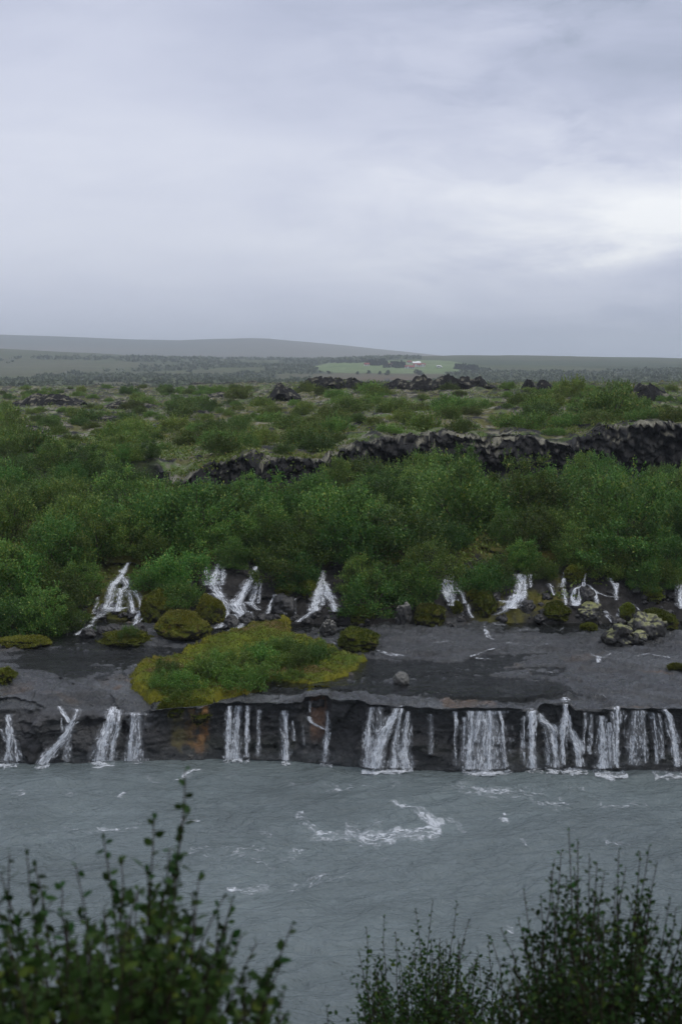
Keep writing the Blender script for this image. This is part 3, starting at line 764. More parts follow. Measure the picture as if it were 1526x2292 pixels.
LOW = [
    ('forked white cascade at the far left of the low cliff', [([(20, 1596, 10), (22, 1640, 14), (18, 1705, 16)], .7), ([(24, 1640, 8), (36, 1660, 10), (40, 1705, 12)], .6), ([(4, 1630, 6), (14, 1662, 8)], .4)], [(2, 46, 1709, .3, .7)]),
    ('slanting cascade sliding left over a boulder below the left lip', [([(133, 1580, 8), (150, 1606, 8), (158, 1618, 12)], .6), ([(176, 1586, 8), (166, 1612, 10), (158, 1620, 12)], .5), ([(165, 1614, 14), (152, 1636, 16), (140, 1655, 22), (112, 1685, 24), (92, 1712, 24)], .95), ([(156, 1640, 10), (148, 1680, 16), (150, 1706, 14)], .35), ([(138, 1606, 4), (140, 1640, 4)], .4)], [(82, 116, 1714, .25, .8)]),
    ('lacy cascade leaning left, beside the thin veil left of the moss', [([(256, 1580, 12), (246, 1620, 22), (232, 1660, 30), (226, 1706, 36)], .66), ([(268, 1588, 8), (264, 1630, 10), (254, 1665, 14), (250, 1704, 12)], .6), ([(240, 1586, 6), (238, 1610, 6)], .4)], [(206, 262, 1712, .35, .8)]),
    ('thin see-through veil of drops just left of the rust stained rock', [([(306, 1594, 36), (306, 1650, 38), (304, 1706, 44)], .36), ([(297, 1596, 5), (294, 1650, 8), (289, 1706, 14)], .75)], [(285, 326, 1709, .2, .4)]),
    ('narrow ribbon of water nearest the rust stained rock', [([(515, 1577, 7), (512, 1620, 10), (510, 1660, 12), (509, 1700, 13)], .85)], [(500, 518, 1701, .2, .9)]),
    ('widening ribbon of water, second right of the rusty rock', [([(533, 1577, 10), (531, 1610, 12), (528, 1650, 19), (527, 1700, 24)], .85)], [(516, 546, 1700, .25, .95)]),
    ('thin straight trickle, third right of the rusty rock', [([(555, 1577, 5), (553, 1620, 7), (553, 1697, 8)], .75)], [(548, 560, 1700, .2, .7)]),
    ('faint dripping trickle in the middle of the low cliff', [([(578, 1585, 6), (579, 1640, 7), (577, 1695, 8)], .34)], None),
    ('single ragged column of water left of the dark notch', [([(637, 1588, 12), (640, 1640, 14), (641, 1704, 17)], .72), ([(655, 1612, 5), (659, 1660, 5)], .3), ([(678, 1620, 4), (680, 1670, 5)], .28)], [(630, 655, 1705, .22, .75)]),
    ('crooked trickle kinking right beneath the dark notch', [([(693, 1568, 4), (694, 1596, 6)], .5), ([(688, 1602, 5), (700, 1620, 8), (722, 1630, 8), (732, 1634, 10)], .8), ([(733, 1590, 4), (733, 1632, 7), (730, 1650, 10), (726, 1708, 13)], .62)], [(714, 745, 1708, .2, .7)]),
    ('broad triple cascade right of the dark notch', [([(834, 1580, 10), (826, 1620, 12), (824, 1670, 18), (822, 1720, 22)], .55), ([(852, 1580, 24), (850, 1630, 26), (846, 1680, 26)], .26), ([(888, 1582, 10), (876, 1610, 18), (858, 1645, 28), (846, 1690, 32), (840, 1722, 34)], .85), ([(898, 1580, 9), (890, 1620, 12), (884, 1670, 16), (880, 1722, 18)], .7), ([(914, 1590, 10), (910, 1630, 14), (904, 1680, 22), (904, 1722, 28)], .85)], [(806, 925, 1724, .45, .95)]),
    ('faint drips on bare rock between the two widest cascades', [([(964, 1596, 9), (965, 1640, 12), (966, 1690, 10)], .26), ([(1019, 1590, 4), (1018, 1660, 5), (1020, 1715, 5)], .38), ([(1038, 1602, 7), (1037, 1660, 8), (1034, 1705, 10)], .36)], None),
    ('wide square curtain of lacy water, widest of the right side', [([(1088, 1589, 72), (1088, 1640, 76), (1086, 1690, 80), (1086, 1724, 84)], .40), ([(1054, 1589, 8), (1054, 1640, 10), (1049, 1690, 16), (1046, 1724, 22)], .8), ([(1096, 1588, 8), (1096, 1650, 9), (1092, 1724, 10)], .75), ([(1072, 1589, 10), (1068, 1615, 14), (1062, 1660, 10)], .6), ([(1118, 1589, 8), (1124, 1620, 6), (1126, 1665, 6), (1132, 1718, 8)], .75)], [(1030, 1145, 1729, .4, .9)]),
    ('straight cascade left of the stepped rock with a green tinged foot', [([(1188, 1586, 14), (1190, 1620, 10), (1188, 1650, 14), (1192, 1722, 22)], .72), ([(1171, 1600, 5), (1171, 1715, 7)], .32)], [(1170, 1212, 1725, .3, .7)]),
    ('short cascade bending right under the stepped lip', [([(1206, 1594, 8), (1212, 1612, 18), (1226, 1622, 22), (1236, 1640, 16), (1241, 1670, 16), (1244, 1720, 18)], .72), ([(1218, 1625, 10), (1224, 1660, 10), (1228, 1715, 12)], .45)], [(1215, 1255, 1725, .3, .8)]),
    ('two legged cascade pouring from the tall slot above the lip', [([(1265, 1560, 8), (1266, 1585, 10), (1265, 1605, 14), (1260, 1632, 18), (1259, 1660, 9), (1262, 1714, 9)], .82), ([(1274, 1598, 6), (1276, 1630, 8), (1284, 1655, 18), (1292, 1685, 18), (1297, 1718, 16)], .88)], [(1250, 1312, 1724, .4, .9)]),
    ('two thin broken trickles right of the tall slot', [([(1310, 1592, 7), (1307, 1630, 5), (1304, 1690, 5)], .42), ([(1323, 1596, 7), (1321, 1650, 8), (1318, 1690, 8)], .3)], None),
    ('thick bright cascade with a dark gap down its middle', [([(1345, 1600, 12), (1348, 1640, 18), (1347, 1690, 22), (1346, 1722, 26)], .85), ([(1361, 1615, 8), (1362, 1660, 12), (1364, 1720, 14)], .7), ([(1382, 1580, 10), (1382, 1630, 9), (1380, 1680, 8), (1380, 1720, 9)], .72), ([(1370, 1590, 6), (1372, 1660, 10), (1374, 1715, 10)], .35)], [(1322, 1400, 1726, .55, .98)]),
    ('fine curtain of thin threads at the right of the cliff', [([(1420, 1588, 44), (1420, 1650, 48), (1418, 1715, 52)], .19), ([(1420, 1588, 4), (1416, 1650, 5), (1413, 1712, 5)], .5), ([(1436, 1588, 5), (1440, 1640, 6), (1444, 1710, 7)], .5)], None),
    ('arching cascade at the far right end of the low cliff', [([(1457, 1592, 9), (1464, 1620, 9), (1467, 1660, 7), (1469, 1712, 8)], .7), ([(1474, 1594, 6), (1480, 1640, 7), (1482, 1700, 10)], .42), ([(1484, 1584, 7), (1496, 1600, 13), (1506, 1640, 14), (1512, 1690, 16), (1516, 1718, 18)], .85)], [(1455, 1540, 1728, .3, .8)]),
]
for i, (lab, st, sp_) in enumerate(LOW):
    waterfall(lab, st, True, 300 + i * 40, 'cascades over the low cliff', sp_)
UPP = [
    ('tall fan of white water at far left, tumbling out of the thicket', [([(286, 1264, 8), (272, 1290, 16), (258, 1306, 16)], .9), ([(276, 1296, 20), (286, 1312, 18), (276, 1322, 18)], .6), ([(254, 1310, 14), (246, 1335, 22), (240, 1360, 26)], .6), ([(270, 1322, 18), (268, 1345, 16), (264, 1364, 18)], .62), ([(290, 1326, 12), (294, 1350, 14), (298, 1368, 12)], .62), ([(304, 1326, 10), (314, 1345, 12), (318, 1372, 12)], .66), ([(258, 1362, 60), (236, 1372, 26), (216, 1384, 18)], .5), ([(212, 1386, 12), (200, 1404, 12), (176, 1420, 16)], .62), ([(312, 1374, 14), (306, 1392, 16)], .6), ([(220, 1340, 8), (212, 1370, 8)], .3)]),
    ('left of the paired falls, a rounded veil breaking over dark rock', [([(492, 1260, 8), (484, 1280, 18), (476, 1306, 28)], .8), ([(500, 1270, 8), (498, 1305, 10)], .55), ([(463, 1275, 10), (462, 1305, 8)], .3), ([(476, 1308, 28), (480, 1320, 24), (490, 1332, 20)], .85), ([(484, 1332, 34), (496, 1345, 22), (508, 1358, 14)], .62), ([(506, 1358, 12), (512, 1374, 12), (504, 1392, 14), (492, 1404, 18)], .62)]),
    ('right of the paired falls, a slanting chute ending in white rapids', [([(572, 1272, 10), (566, 1292, 16), (552, 1316, 20), (538, 1340, 20), (530, 1352, 26)], .95), ([(578, 1300, 10), (570, 1325, 14), (564, 1350, 16)], .42), ([(586, 1312, 6), (580, 1345, 8)], .42), ([(528, 1356, 36), (534, 1368, 36), (540, 1376, 24)], .7), ([(524, 1378, 16), (538, 1390, 18), (540, 1406, 20), (522, 1412, 18)], .66), ([(560, 1376, 12), (562, 1390, 14)], .45), ([(560, 1352, 26), (572, 1362, 14)], .45)]),
    ('short thin trickle beside the moss capped rock', [([(613, 1336, 6), (606, 1352, 8), (601, 1368, 7)], .7), ([(660, 1345, 4), (662, 1370, 5)], .25), ([(634, 1345, 4), (636, 1370, 4)], .22)]),
    ('tent shaped white fall above the moss covered island', [([(723, 1280, 8), (720, 1296, 14), (712, 1320, 20), (706, 1345, 22), (706, 1364, 20)], .8), ([(728, 1306, 12), (736, 1330, 18), (744, 1350, 18), (750, 1366, 18)], .72), ([(720, 1320, 16), (724, 1350, 14)], .42), ([(704, 1366, 20), (690, 1376, 16), (672, 1390, 12)], .4)]),
    ('blunt splashing fall left of the round moss mound', [([(1004, 1290, 14), (1000, 1308, 36), (1006, 1328, 34), (1012, 1346, 20), (1012, 1352, 14)], .78), ([(1024, 1320, 10), (1034, 1332, 8), (1038, 1346, 8)], .55), ([(1046, 1358, 8), (1050, 1370, 10), (1054, 1378, 10)], .5)]),
    ('upright bright fall with a white skirt right of the round moss mound', [([(1165, 1290, 18), (1162, 1312, 26), (1160, 1334, 26)], .75), ([(1174, 1290, 6), (1174, 1334, 8)], .85), ([(1158, 1336, 28), (1150, 1346, 44), (1144, 1356, 34)], .85), ([(1126, 1347, 18), (1140, 1352, 18)], .6), ([(1186, 1292, 8), (1186, 1308, 8)], .35), ([(1136, 1356, 10), (1128, 1370, 22), (1112, 1376, 18)], .4)]),
    ('tiny fall dropping from a mossy hump in the right rubble', [([(1263, 1286, 5), (1260, 1300, 8), (1258, 1308, 12)], .7), ([(1230, 1312, 6), (1236, 1326, 7)], .4)]),
    ('pair of short curling trickles in the right rubble', [([(1307, 1290, 5), (1306, 1308, 6)], .75), ([(1302, 1312, 10), (1286, 1320, 9), (1280, 1340, 9), (1286, 1352, 16)], .72), ([(1294, 1322, 6), (1294, 1346, 8)], .65), ([(1262, 1326, 7), (1264, 1345, 8)], .5)]),
    ('crooked trickle running right from the curling trickles', [([(1316, 1312, 8), (1332, 1324, 8), (1334, 1346, 9)], .62), ([(1338, 1328, 8), (1356, 1336, 8), (1376, 1338, 8)], .55)]),
    ('faint split trickle under dark shrubs, upper right rubble', [([(1366, 1300, 10), (1374, 1314, 8)], .4), ([(1378, 1312, 6), (1378, 1336, 7)], .6)]),
    ('partial fall cut off by the right edge of the picture', [([(1524, 1300, 20), (1522, 1325, 18), (1524, 1358, 16)], .8), ([(1545, 1300, 20), (1550, 1358, 30)], .7)]),
]
for i, (lab, st) in enumerate(UPP):
    waterfall(lab, st, False, 1400 + i * 40, 'upper falls from the thicket')


def foam(name, label, strands, seed, cat='foam', on_river=False, group=None):
    ps = []
    for pts, d in strands:
        P_, w_ = [], []; A_ = np.array(pts, float); dl = np.r_[0, np.cumsum(np.hypot(*np.diff(A_[:, :2], axis=0).T))]
        for px, py, wp in [tuple(np.interp(q, dl, A_[:, i]) for i in range(3)) for q in np.linspace(0, dl[-1], max(3, int(dl[-1] / 6)))]:
            q = at_z(px, py, .02) if on_river else hit(px, py) + Vector((0, -.03, .03)); P_.append(q); w_.append(wp * px_m(q))
        w_ = [a * (2.2 if on_river else 1.5) for a in w_]; dirv = (P_[-1] - P_[0]); horiz = abs(dirv.x) > abs(dirv.y)
        ax = (0, 1, 0) if horiz else (1, 0, 0); sc_ = 2.6 if horiz else 1.0       # a width seen edge-on stretches over the ground
        ps.append(lace(P_, [a * sc_ for a in w_], d, seed, along=.22, across=.11, axis=ax, up=(0, 0, 1), bulge=.03, zf=river_h if on_river else None, foamy=True)); seed += 3
    loc = np.concatenate([q[0] for q in ps]).mean(0); o = ob(name, wmesh(name, ps, loc), loc=Vector(loc))
    return tag(o, label, cat, group, 'stuff')


foam('stream_foam', 'white froth where the stream rounds the small moss mound', [([(838, 1456, 6), (862, 1462, 10), (884, 1468, 10), (905, 1470, 5)], .62), ([(736, 1436, 4), (752, 1444, 5)], .5)], 2000)
foam('stream_foam', 'white trickle running down the grey slab below the blunt fall', [([(1084, 1396, 6), (1086, 1414, 8), (1092, 1428, 12), (1106, 1432, 6)], .6), ([(1060, 1394, 10), (1040, 1400, 6)], .25)], 2020)
foam('stream_foam', 'white streak spilling over the middle slab edge', [([(1050, 1472, 5), (1072, 1464, 8), (1090, 1456, 6), (1108, 1453, 4)], .6), ([(1062, 1474, 4), (1096, 1476, 4)], .45)], 2040)
foam('stream_foam', 'scattered froth on the slab below the upright bright fall', [([(1212, 1394, 10), (1228, 1404, 16), (1246, 1412, 12), (1262, 1406, 12)], .42), ([(1160, 1412, 8), (1180, 1408, 10)], .35), ([(1100, 1398, 8), (1130, 1400, 8)], .22)], 2060)
foam('stream_foam', 'star shaped splash on the right of the slab', [([(1318, 1464, 4), (1338, 1472, 8), (1352, 1470, 8), (1366, 1463, 5)], .6), ([(1342, 1470, 10), (1338, 1486, 8)], .62)], 2080)
foam('stream_foam', 'white riffles winding between the right hand boulders', [([(1388, 1355, 6), (1384, 1370, 10), (1380, 1384, 12)], .5), ([(1352, 1368, 8), (1362, 1382, 14), (1370, 1396, 8)], .42), ([(1410, 1352, 8), (1428, 1362, 8), (1430, 1382, 6)], .5)], 2100)
foam('stream_foam', 'small white ripples on the shelf lip above the bright cascade', [([(1338, 1555, 5), (1352, 1560, 6), (1358, 1566, 5)], .5), ([(945, 1556, 4), (955, 1550, 4)], .4), ([(1392, 1560, 3), (1412, 1566, 3)], .3)], 2120)
foam('stream_foam', 'fine white riffles strung across the middle of the slab', [([(960, 1440, 4), (1000, 1436, 5), (1030, 1442, 4)], .4), ([(1130, 1440, 4), (1190, 1446, 5), (1240, 1442, 4)], .35), ([(1400, 1470, 4), (1450, 1466, 5), (1500, 1474, 4)], .35), ([(880, 1500, 4), (960, 1506, 5), (1020, 1500, 4)], .3), ([(1180, 1500, 4), (1250, 1508, 4)], .3)], 2140)
foam('river_foam', 'breaking white wave crest in the middle of the river', [([(880, 1798, 10), (930, 1812, 20), (965, 1830, 26), (985, 1848, 24)], .55), ([(990, 1850, 16), (950, 1858, 20), (900, 1862, 22), (850, 1868, 20), (800, 1864, 16)], .66), ([(830, 1872, 12), (805, 1888, 12)], .42), ([(1000, 1826, 8), (1020, 1838, 10), (1042, 1856, 10)], .40), ([(770, 1850, 34), (860, 1858, 34)], .3), ([(690, 1870, 14), (790, 1866, 18)], .32)], 2200, on_river=True)
foam('river_foam', 'broken flecks of foam left of the river wave crest', [([(668, 1820, 12), (690, 1850, 18), (720, 1866, 12)], .22), ([(668, 1890, 16), (650, 1920, 16), (630, 1930, 8)], .40), ([(566, 1920, 14), (610, 1940, 12)], .22), ([(700, 1868, 10), (790, 1862, 12)], .22), ([(580, 1866, 12), (610, 1876, 8)], .24), ([(855, 1912, 10), (862, 1920, 10)], .4)], 2230, on_river=True)
foam('river_foam', 'low white crest in the river above the left shrub', [([(505, 1980, 8), (560, 1982, 10), (604, 1978, 9)], .50), ([(480, 1990, 8), (530, 1975, 12)], .22), ([(262, 2015, 6), (300, 2010, 8)], .4)], 2260, on_river=True)
foam('river_foam', 'white boil of foam below the rounded rock at the cliff foot', [([(438, 1722, 16), (420, 1732, 14), (396, 1744, 10)], .85), ([(330, 1740, 14), (350, 1750, 10)], .35), ([(270, 1768, 8), (286, 1770, 6), (262, 1780, 5)], .5), ([(212, 1728, 8), (240, 1722, 14), (250, 1718, 8)], .75)], 2290, on_river=True)
foam('river_foam', 'scattered foam flecks at the left edge of the river', [([(20, 1786, 8), (60, 1784, 6)], .22), ([(130, 1786, 6), (180, 1782, 6)], .25), ([(0, 1770, 8), (6, 1778, 8)], .35), ([(300, 1836, 8), (316, 1830, 6)], .4), ([(400, 1830, 5), (450, 1838, 5)], .25)], 2320, on_river=True)
foam('river_foam', 'thin drawn out foam threads below the right hand cascades', [([(1000, 1768, 14), (1120, 1775, 18), (1250, 1770, 14)], .16), ([(1180, 1790, 14), (1330, 1800, 18), (1450, 1790, 12)], .14), ([(640, 1760, 14), (760, 1768, 16), (900, 1762, 12)], .15)], 2400, on_river=True)
foam('river_foam', 'faint foam threads swirling in front of the left shrub', [([(420, 1900, 14), (500, 1915, 20), (600, 1900, 16)], .16), ([(640, 1985, 16), (740, 1960, 22), (830, 1930, 16)], .15), ([(120, 1840, 14), (230, 1850, 16), (330, 1860, 12)], .14)], 2430, on_river=True)
foam('river_foam', 'small foam crests in the right half of the river', [([(1120, 1826, 12), (1130, 1836, 10)], .55), ([(1136, 1824, 6), (1124, 1818, 6)], .4), ([(1350, 1882, 10), (1410, 1896, 8)], .28), ([(1165, 1880, 6), (1178, 1900, 6)], .25), ([(1128, 2068, 8), (1150, 2072, 8)], .4), ([(1110, 2018, 4), (1118, 2020, 4)], .3), ([(1260, 1760, 6), (1310, 1764, 4)], .2)], 2350, on_river=True)

# ================================================================== MOSS, BOULDERS, LAVA
def ico(sub):
    import bmesh
    bm = bmesh.new(); bmesh.ops.create_icosphere(bm, subdivisions=sub, radius=1)
    V = np.array([v_.co[:] for v_ in bm.verts]); f = np.array([[q.index for q in p.verts] for p in bm.faces]); bm.free(); return V, f


ICO5, ICO4, ICO3 = ico(5), ico(5), ico(4)


def rock_mesh(name, rad, seed, mat, kind='dark', sub=ICO4, rough=1.0, block=.35):
    V, f = sub; V = V.copy(); s = seed * 3.7
    d = 1 + rough * (fbm(V[:, 0] * 1.1 + s, V[:, 1] * 1.1, V[:, 2] * 1.1, 3, seed=seed) * .38 + fbm(V[:, 0] * 3 + s, V[:, 1] * 3, V[:, 2] * 3, 4, .55, seed=seed + 4) * .16)
    wf_, wc_ = worley(V[:, 0] * 1.5 + s, V[:, 1] * 1.5, V[:, 2] * 1.5, seed); d = d + (wc_ - .5) * block
    V = V * d[:, None] * np.array(rad); me_ = mesh_np(name, V, f, mat); n_ = normals(me_)
    a = fbm(V[:, 0] * 5 / max(rad) + s, V[:, 1] * 5 / max(rad), V[:, 2] * 5 / max(rad), 4, seed=seed + 8)
    if kind == 'dark': c = lerpc(np.tile([[.02, .02, .02]], (len(V), 1)), (.045, .043, .04), a + .4)
    elif kind == 'grey': c = lerpc(np.tile([[.05, .05, .045]], (len(V), 1)), (.13, .13, .115), a + .5)
    elif kind == 'lichen':
        c = lerpc(np.tile([[.022, .022, .02]], (len(V), 1)), (.06, .058, .05), a + .3)
        c = lerpc(c, lerpc(np.tile([[.13, .145, .045]], (len(V), 1)), (.20, .20, .085), a + .5), ss(n_[:, 2] + a * .9, .6, .8))
    elif kind == 'greytop':
        c = lerpc(np.tile([[.025, .025, .023]], (len(V), 1)), (.05, .05, .045), a + .3); c = lerpc(c, (.17, .165, .14), ss(n_[:, 2] + a * .7, .5, .8))
    elif kind == 'lava':
        c = lerpc(np.tile([[.012, .012, .012]], (len(V), 1)), (.028, .028, .027), a + .3)
        c = lerpc(c, (.19, .18, .13), ss(n_[:, 2] + a * .9, .78, .98))
    elif kind == 'moss':
        c = lerpc(np.tile([[.055, .075, .012]], (len(V), 1)), (.105, .105, .014), a + .5); c = lerpc(c, (.06, .04, .016), ss(a, .25, .5))
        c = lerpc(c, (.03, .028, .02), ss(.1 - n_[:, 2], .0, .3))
    set_col(me_, c); return me_


def blades(V, n_, count, size, seed, lean=.5):
    """tiny leaf blades standing on a surface (V, normals)"""
    r_ = np.random.default_rng(seed); w_ = np.clip(n_[:, 2], 0.02, 1); i = r_.choice(len(V), count, p=w_ / w_.sum())
    base = V[i] + (r_.random((count, 3)) - .5) * size; d = n_[i] + r_.normal(0, lean, (count, 3)); d /= np.linalg.norm(d, axis=1)[:, None]
    s = np.cross(d, r_.normal(0, 1, (count, 3))); s /= np.linalg.norm(s, axis=1)[:, None] + 1e-9
    h_ = size * (.6 + .8 * r_.random((count, 1)))
    Q = np.stack([base - s * h_ * .25, base + s * h_ * .25, base + d * h_], 1).reshape(-1, 3)
    return Q, np.arange(count * 3).reshape(-1, 3)


def stone(name, label, cat, px, py_b, wpx, hpx, seed, kind='dark', mat=None, depth=1.0, group=None, rough=1.0, block=.35, tufts=0):
    """a boulder or mound whose foot stands at pixel (px, py_b)"""
    b0 = hit(px, py_b); k = px_m(b0); rx = wpx * k * .5; rz = hpx * k * .62
    root = ob(name, None, loc=b0 + Vector((0, rx * depth * .75, rz * .45))); tag(root, label, cat, group)
    nm = {'moss': 'moss_cushion'}.get(kind, 'stone')
    me_ = rock_mesh(nm, (rx * .95, rx * depth, rz), seed, mat or (M_MOSS if kind == 'moss' else M_WROCK), kind, rough=rough, block=block)
    ob(nm, me_, root)
    if tufts or kind == 'moss':
        a = np.empty(len(me_.vertices) * 3, np.float32); me_.vertices.foreach_get('co', a)
        Q, f = blades(a.reshape(-1, 3), normals(me_), tufts or int(3000 + 3500 * rx), .055, seed)
        tag(ob('moss_blades', mesh_np('moss_blades', Q, f, M_TUFT, False), root), kind='stuff')
    return root


MS = [
    ('small round moss mound in the stream right of the big island', 798, 1458, 94, 44, 1.1), ('low mossy islet under the fan shaped left fall', 282, 1450, 118, 30, .8), ('flat strip of moss at the left edge of the stream', 52, 1452, 122, 26, .6),
    ('small dark golden moss patch cut by the left picture edge', 8, 1532, 52, 34, .9), ('large rounded moss mound left of the paired falls', 404, 1428, 112, 58, .9), ('mossy bank cushion beside the left veil of the paired falls', 470, 1398, 64, 62, .8),
    ('mossy bank swell beneath shrubs, right of the fan shaped fall', 350, 1392, 80, 80, .8), ('yellow moss foot under the big shrub below mid slope', 808, 1396, 52, 40, .9), ('brownish moss mound left of the blunt splashing fall', 964, 1402, 72, 50, .9),
    ('bright green egg shaped moss mound between two upper falls', 1086, 1381, 56, 56, .9), ('small moss knob behind the bright egg shaped mound', 1062, 1348, 30, 26, .9), ('tiny dark moss knob at the foot of the blunt fall', 1022, 1372, 24, 24, .9),
    ('low brown moss mound below the curling trickles', 1250, 1389, 72, 40, .9), ('dark round moss ball between riffles on the right', 1404, 1388, 34, 38, .9), ('bright moss hump over the tiny right hand falls', 1286, 1302, 46, 34, .9),
    ('yellow green moss clump under shrubs at far right', 1462, 1346, 50, 30, .9), ('mossy rise right of the lichen covered boulders', 1480, 1412, 80, 46, .8), ('small flat golden moss tuft on the slab left of the lichen boulders', 1318, 1412, 36, 16, .8),
    ('moss lobe drooping over the cliff lip at the island front', 446, 1604, 56, 44, .6), ('dark mossy turf hanging over the lip left of the drooping lobe', 392, 1602, 70, 36, .6),
    ('orange moss cap on the rock above the short trickle', 636, 1336, 44, 20, 1.0), ('mossy shoulder right of the short trickle', 690, 1340, 40, 46, .9), ('dark green moss pad at the far right of the slab', 1516, 1500, 44, 10, .7)]
for i, (lab, px, pb, wp, hp, dp) in enumerate(MS):
    stone('moss_mound', lab, 'moss mound', px, pb, wp, hp, 40 + i * 3, 'moss', depth=dp, group='moss mounds', rough=1.0, block=.2)
RS = [
    ('large lichen covered boulder on the right slab, front left of its cluster', 1392, 1446, 78, 50, 'lichen'), ('lichen topped boulder behind and right of the front boulder', 1452, 1428, 84, 58, 'lichen'), ('small mossy boulder wedged between the lichen boulders', 1432, 1442, 44, 30, 'lichen'),
    ('boulder with pale lichen cap left of the lichen cluster', 1322, 1390, 66, 42, 'lichen'), ('grey square boulder with pale cap under mid slope shrubs', 903, 1398, 38, 50, 'greytop'), ('pale pointed boulder above the right end of the moss island', 735, 1424, 40, 42, 'greytop'),
    ('smooth grey boulder alone on the flat slab', 897, 1535, 40, 30, 'grey'), ('dark wet boulder amid the rapids of the slanting chute', 516, 1408, 36, 30, 'dark'), ('dark boulder right of the chute rapids', 552, 1400, 34, 26, 'dark'),
    ('dark boulder splitting the left fan fall', 282, 1312, 26, 20, 'dark'), ('wet boulder at the tail of the fan shaped fall', 196, 1430, 34, 24, 'dark'), ('dark boulder behind the low mossy islet', 232, 1424, 36, 26, 'dark'),
    ('black boulder right of the low mossy islet', 308, 1420, 34, 26, 'dark'), ('dark rock bearing the orange moss cap', 636, 1378, 52, 46, 'dark'), ('dark boulder beside the upright bright fall', 1180, 1372, 40, 30, 'dark'),
    ('dark boulder under the curling trickles', 1316, 1352, 44, 38, 'dark'), ('flat dark rock right of the blunt fall', 1040, 1384, 28, 20, 'dark'), ('rounded pale rock at the foot of the rust stained cliff', 426, 1712, 86, 40, 'grey'),
    ('dark stone in the river right of the rounded pale rock', 462, 1712, 26, 16, 'dark'), ('dark overhanging block in the notch of the cliff lip', 712, 1582, 46, 26, 'dark'), ('dark rounded rock face bulge at the far left cliff', 80, 1700, 110, 80, 'dark')]
for i, (lab, px, pb, wp, hp, kd) in enumerate(RS):
    stone('boulder', lab, 'boulder', px, pb, wp, hp, 140 + i * 3, kd, depth=.85, block=.08 if 'smooth' in lab or 'rounded' in lab else .28, rough=.6 if 'smooth' in lab or 'rounded' in lab else 1.0)
# loose rubble at the foot of the bank
rub = [rock_mesh('rubble_stone', (1, .9, .7), 700 + k, M_WROCK, 'dark', sub=ICO3) for k in range(6)]
r2 = random.Random(5)
for i in range(150):
    px = r2.choice([r2.uniform(560, 980), r2.uniform(1000, 1500), r2.uniform(1100, 1540), r2.uniform(180, 320)])
    py = r2.uniform(1322, 1402) if px > 560 else r2.uniform(1350, 1418)
    p = hit(px, py); o = ob('rubble_stone', rub[i % 6], loc=p); s = r2.choice([.07, .1, .14, .2]) * r2.uniform(.8, 1.3)
    o.scale = (s, s, s); o.rotation_euler = (r2.uniform(-.4, .4), r2.uniform(-.4, .4), r2.uniform(0, 6.3))
    tag(o, 'loose dark wet stone in the rubble at the foot of the thicket', 'stone', 'loose rubble stones')

# ------------------------------------------------------------------ the moss island
ISL = [(290, 1515), (302, 1500), (340, 1478), (400, 1464), (436, 1450), (470, 1430), (540, 1412), (590, 1394), (640, 1384), (654, 1396), (648, 1422), (700, 1438), (745, 1452), (772, 1468), (828, 1480), (815, 1500), (772, 1515), (742, 1535), (690, 1545), (640, 1541),
       (600, 1532), (562, 1555), (505, 1564), (472, 1580), (448, 1588), (400, 1584), (345, 1574), (297, 1546)]
ip = []
for a, c in ISL:
    h = hit(a, c) if c < 1572 else hit(a, 1572)
    ip.append((h.x, h.y + (.0 if c < 1572 else -.02 * (c - 1572))))
ip = np.array(ip)
x0, y0 = ip.min(0) - .2; x1, y1 = ip.max(0) + .2; cell = .045
gx, gy = np.meshgrid(np.arange(x0, x1, cell), np.arange(y0, y1, cell)); r_, c_ = gx.shape
jx, jy = gx + fbm(gx * 3, gy * 3, None, 4, .6, seed=201) * .30, gy + fbm(gx * 3 + 9, gy * 3, None, 4, .6, seed=202) * .30
dist = np.full(gx.size, 9.0)
for i in range(len(ip)):
    a, c = ip[i], ip[(i + 1) % len(ip)]; ab = c - a
    t_ = np.clip(((jx.ravel() - a[0]) * ab[0] + (jy.ravel() - a[1]) * ab[1]) / (ab @ ab), 0, 1)
    dist = np.minimum(dist, np.hypot(jx.ravel() - a[0] - t_ * ab[0], jy.ravel() - a[1] - t_ * ab[1]))
ins = inside(jx.ravel(), jy.ravel(), ip); dist = np.where(ins, dist, -dist).reshape(r_, c_)
sz = np.array([ground(a, c) for a, c in zip(gx.ravel()[::1], gy.ravel()[::1])]).reshape(r_, c_)
sz = np.maximum(sz, 1.58)
lump = fbm(gx * 3.2, gy * 3.2, None, 3, .5, seed=203); big = fbm(gx * .8, gy * .8, None, 3, seed=204)
wf_, _ = worley(gx.ravel() * 4.5, gy.ravel() * 4.5, gx.ravel() * 0, 206); cush = (.6 - wf_.reshape(r_, c_)) * .10
hgt = .17 * ss(dist, -.02, .18) + .13 * ss(dist, .1, 1.3) + (lump * .05 + cush) * ss(dist, 0, .1) + big * .06 * ss(dist, .2, .8)
zz = np.where(dist > -.02, sz + np.maximum(hgt, .0), sz - .08)
V = np.stack([gx, gy, zz], -1).reshape(-1, 3); f = grid_faces(r_, c_); f = f[(dist.ravel()[f] > -.06).all(1)]
used = np.unique(f); mp = np.full(len(V), -1); mp[used] = np.arange(len(used)); V = V[used]; f = mp[f]
loc = np.array((ip[:, 0].mean(), ip[:, 1].mean(), 2.0)); dd = dist.ravel()[used]
a = fbm(V[:, 0] * 1.6, V[:, 1] * 1.6, None, 4, seed=205); a5 = fbm(V[:, 0] * .6, V[:, 1] * .6, None, 3, seed=207)
c = lerpc(np.tile([[.105, .125, .015]], (len(V), 1)), (.07, .105, .017), a + .4); c = lerpc(c, (.10, .075, .028), ss(a5 + a * .5, .2, .45)); c = lerpc(c, (.135, .125, .012), (1 - ss(dd + a * .25, .08, .45)) * .8)
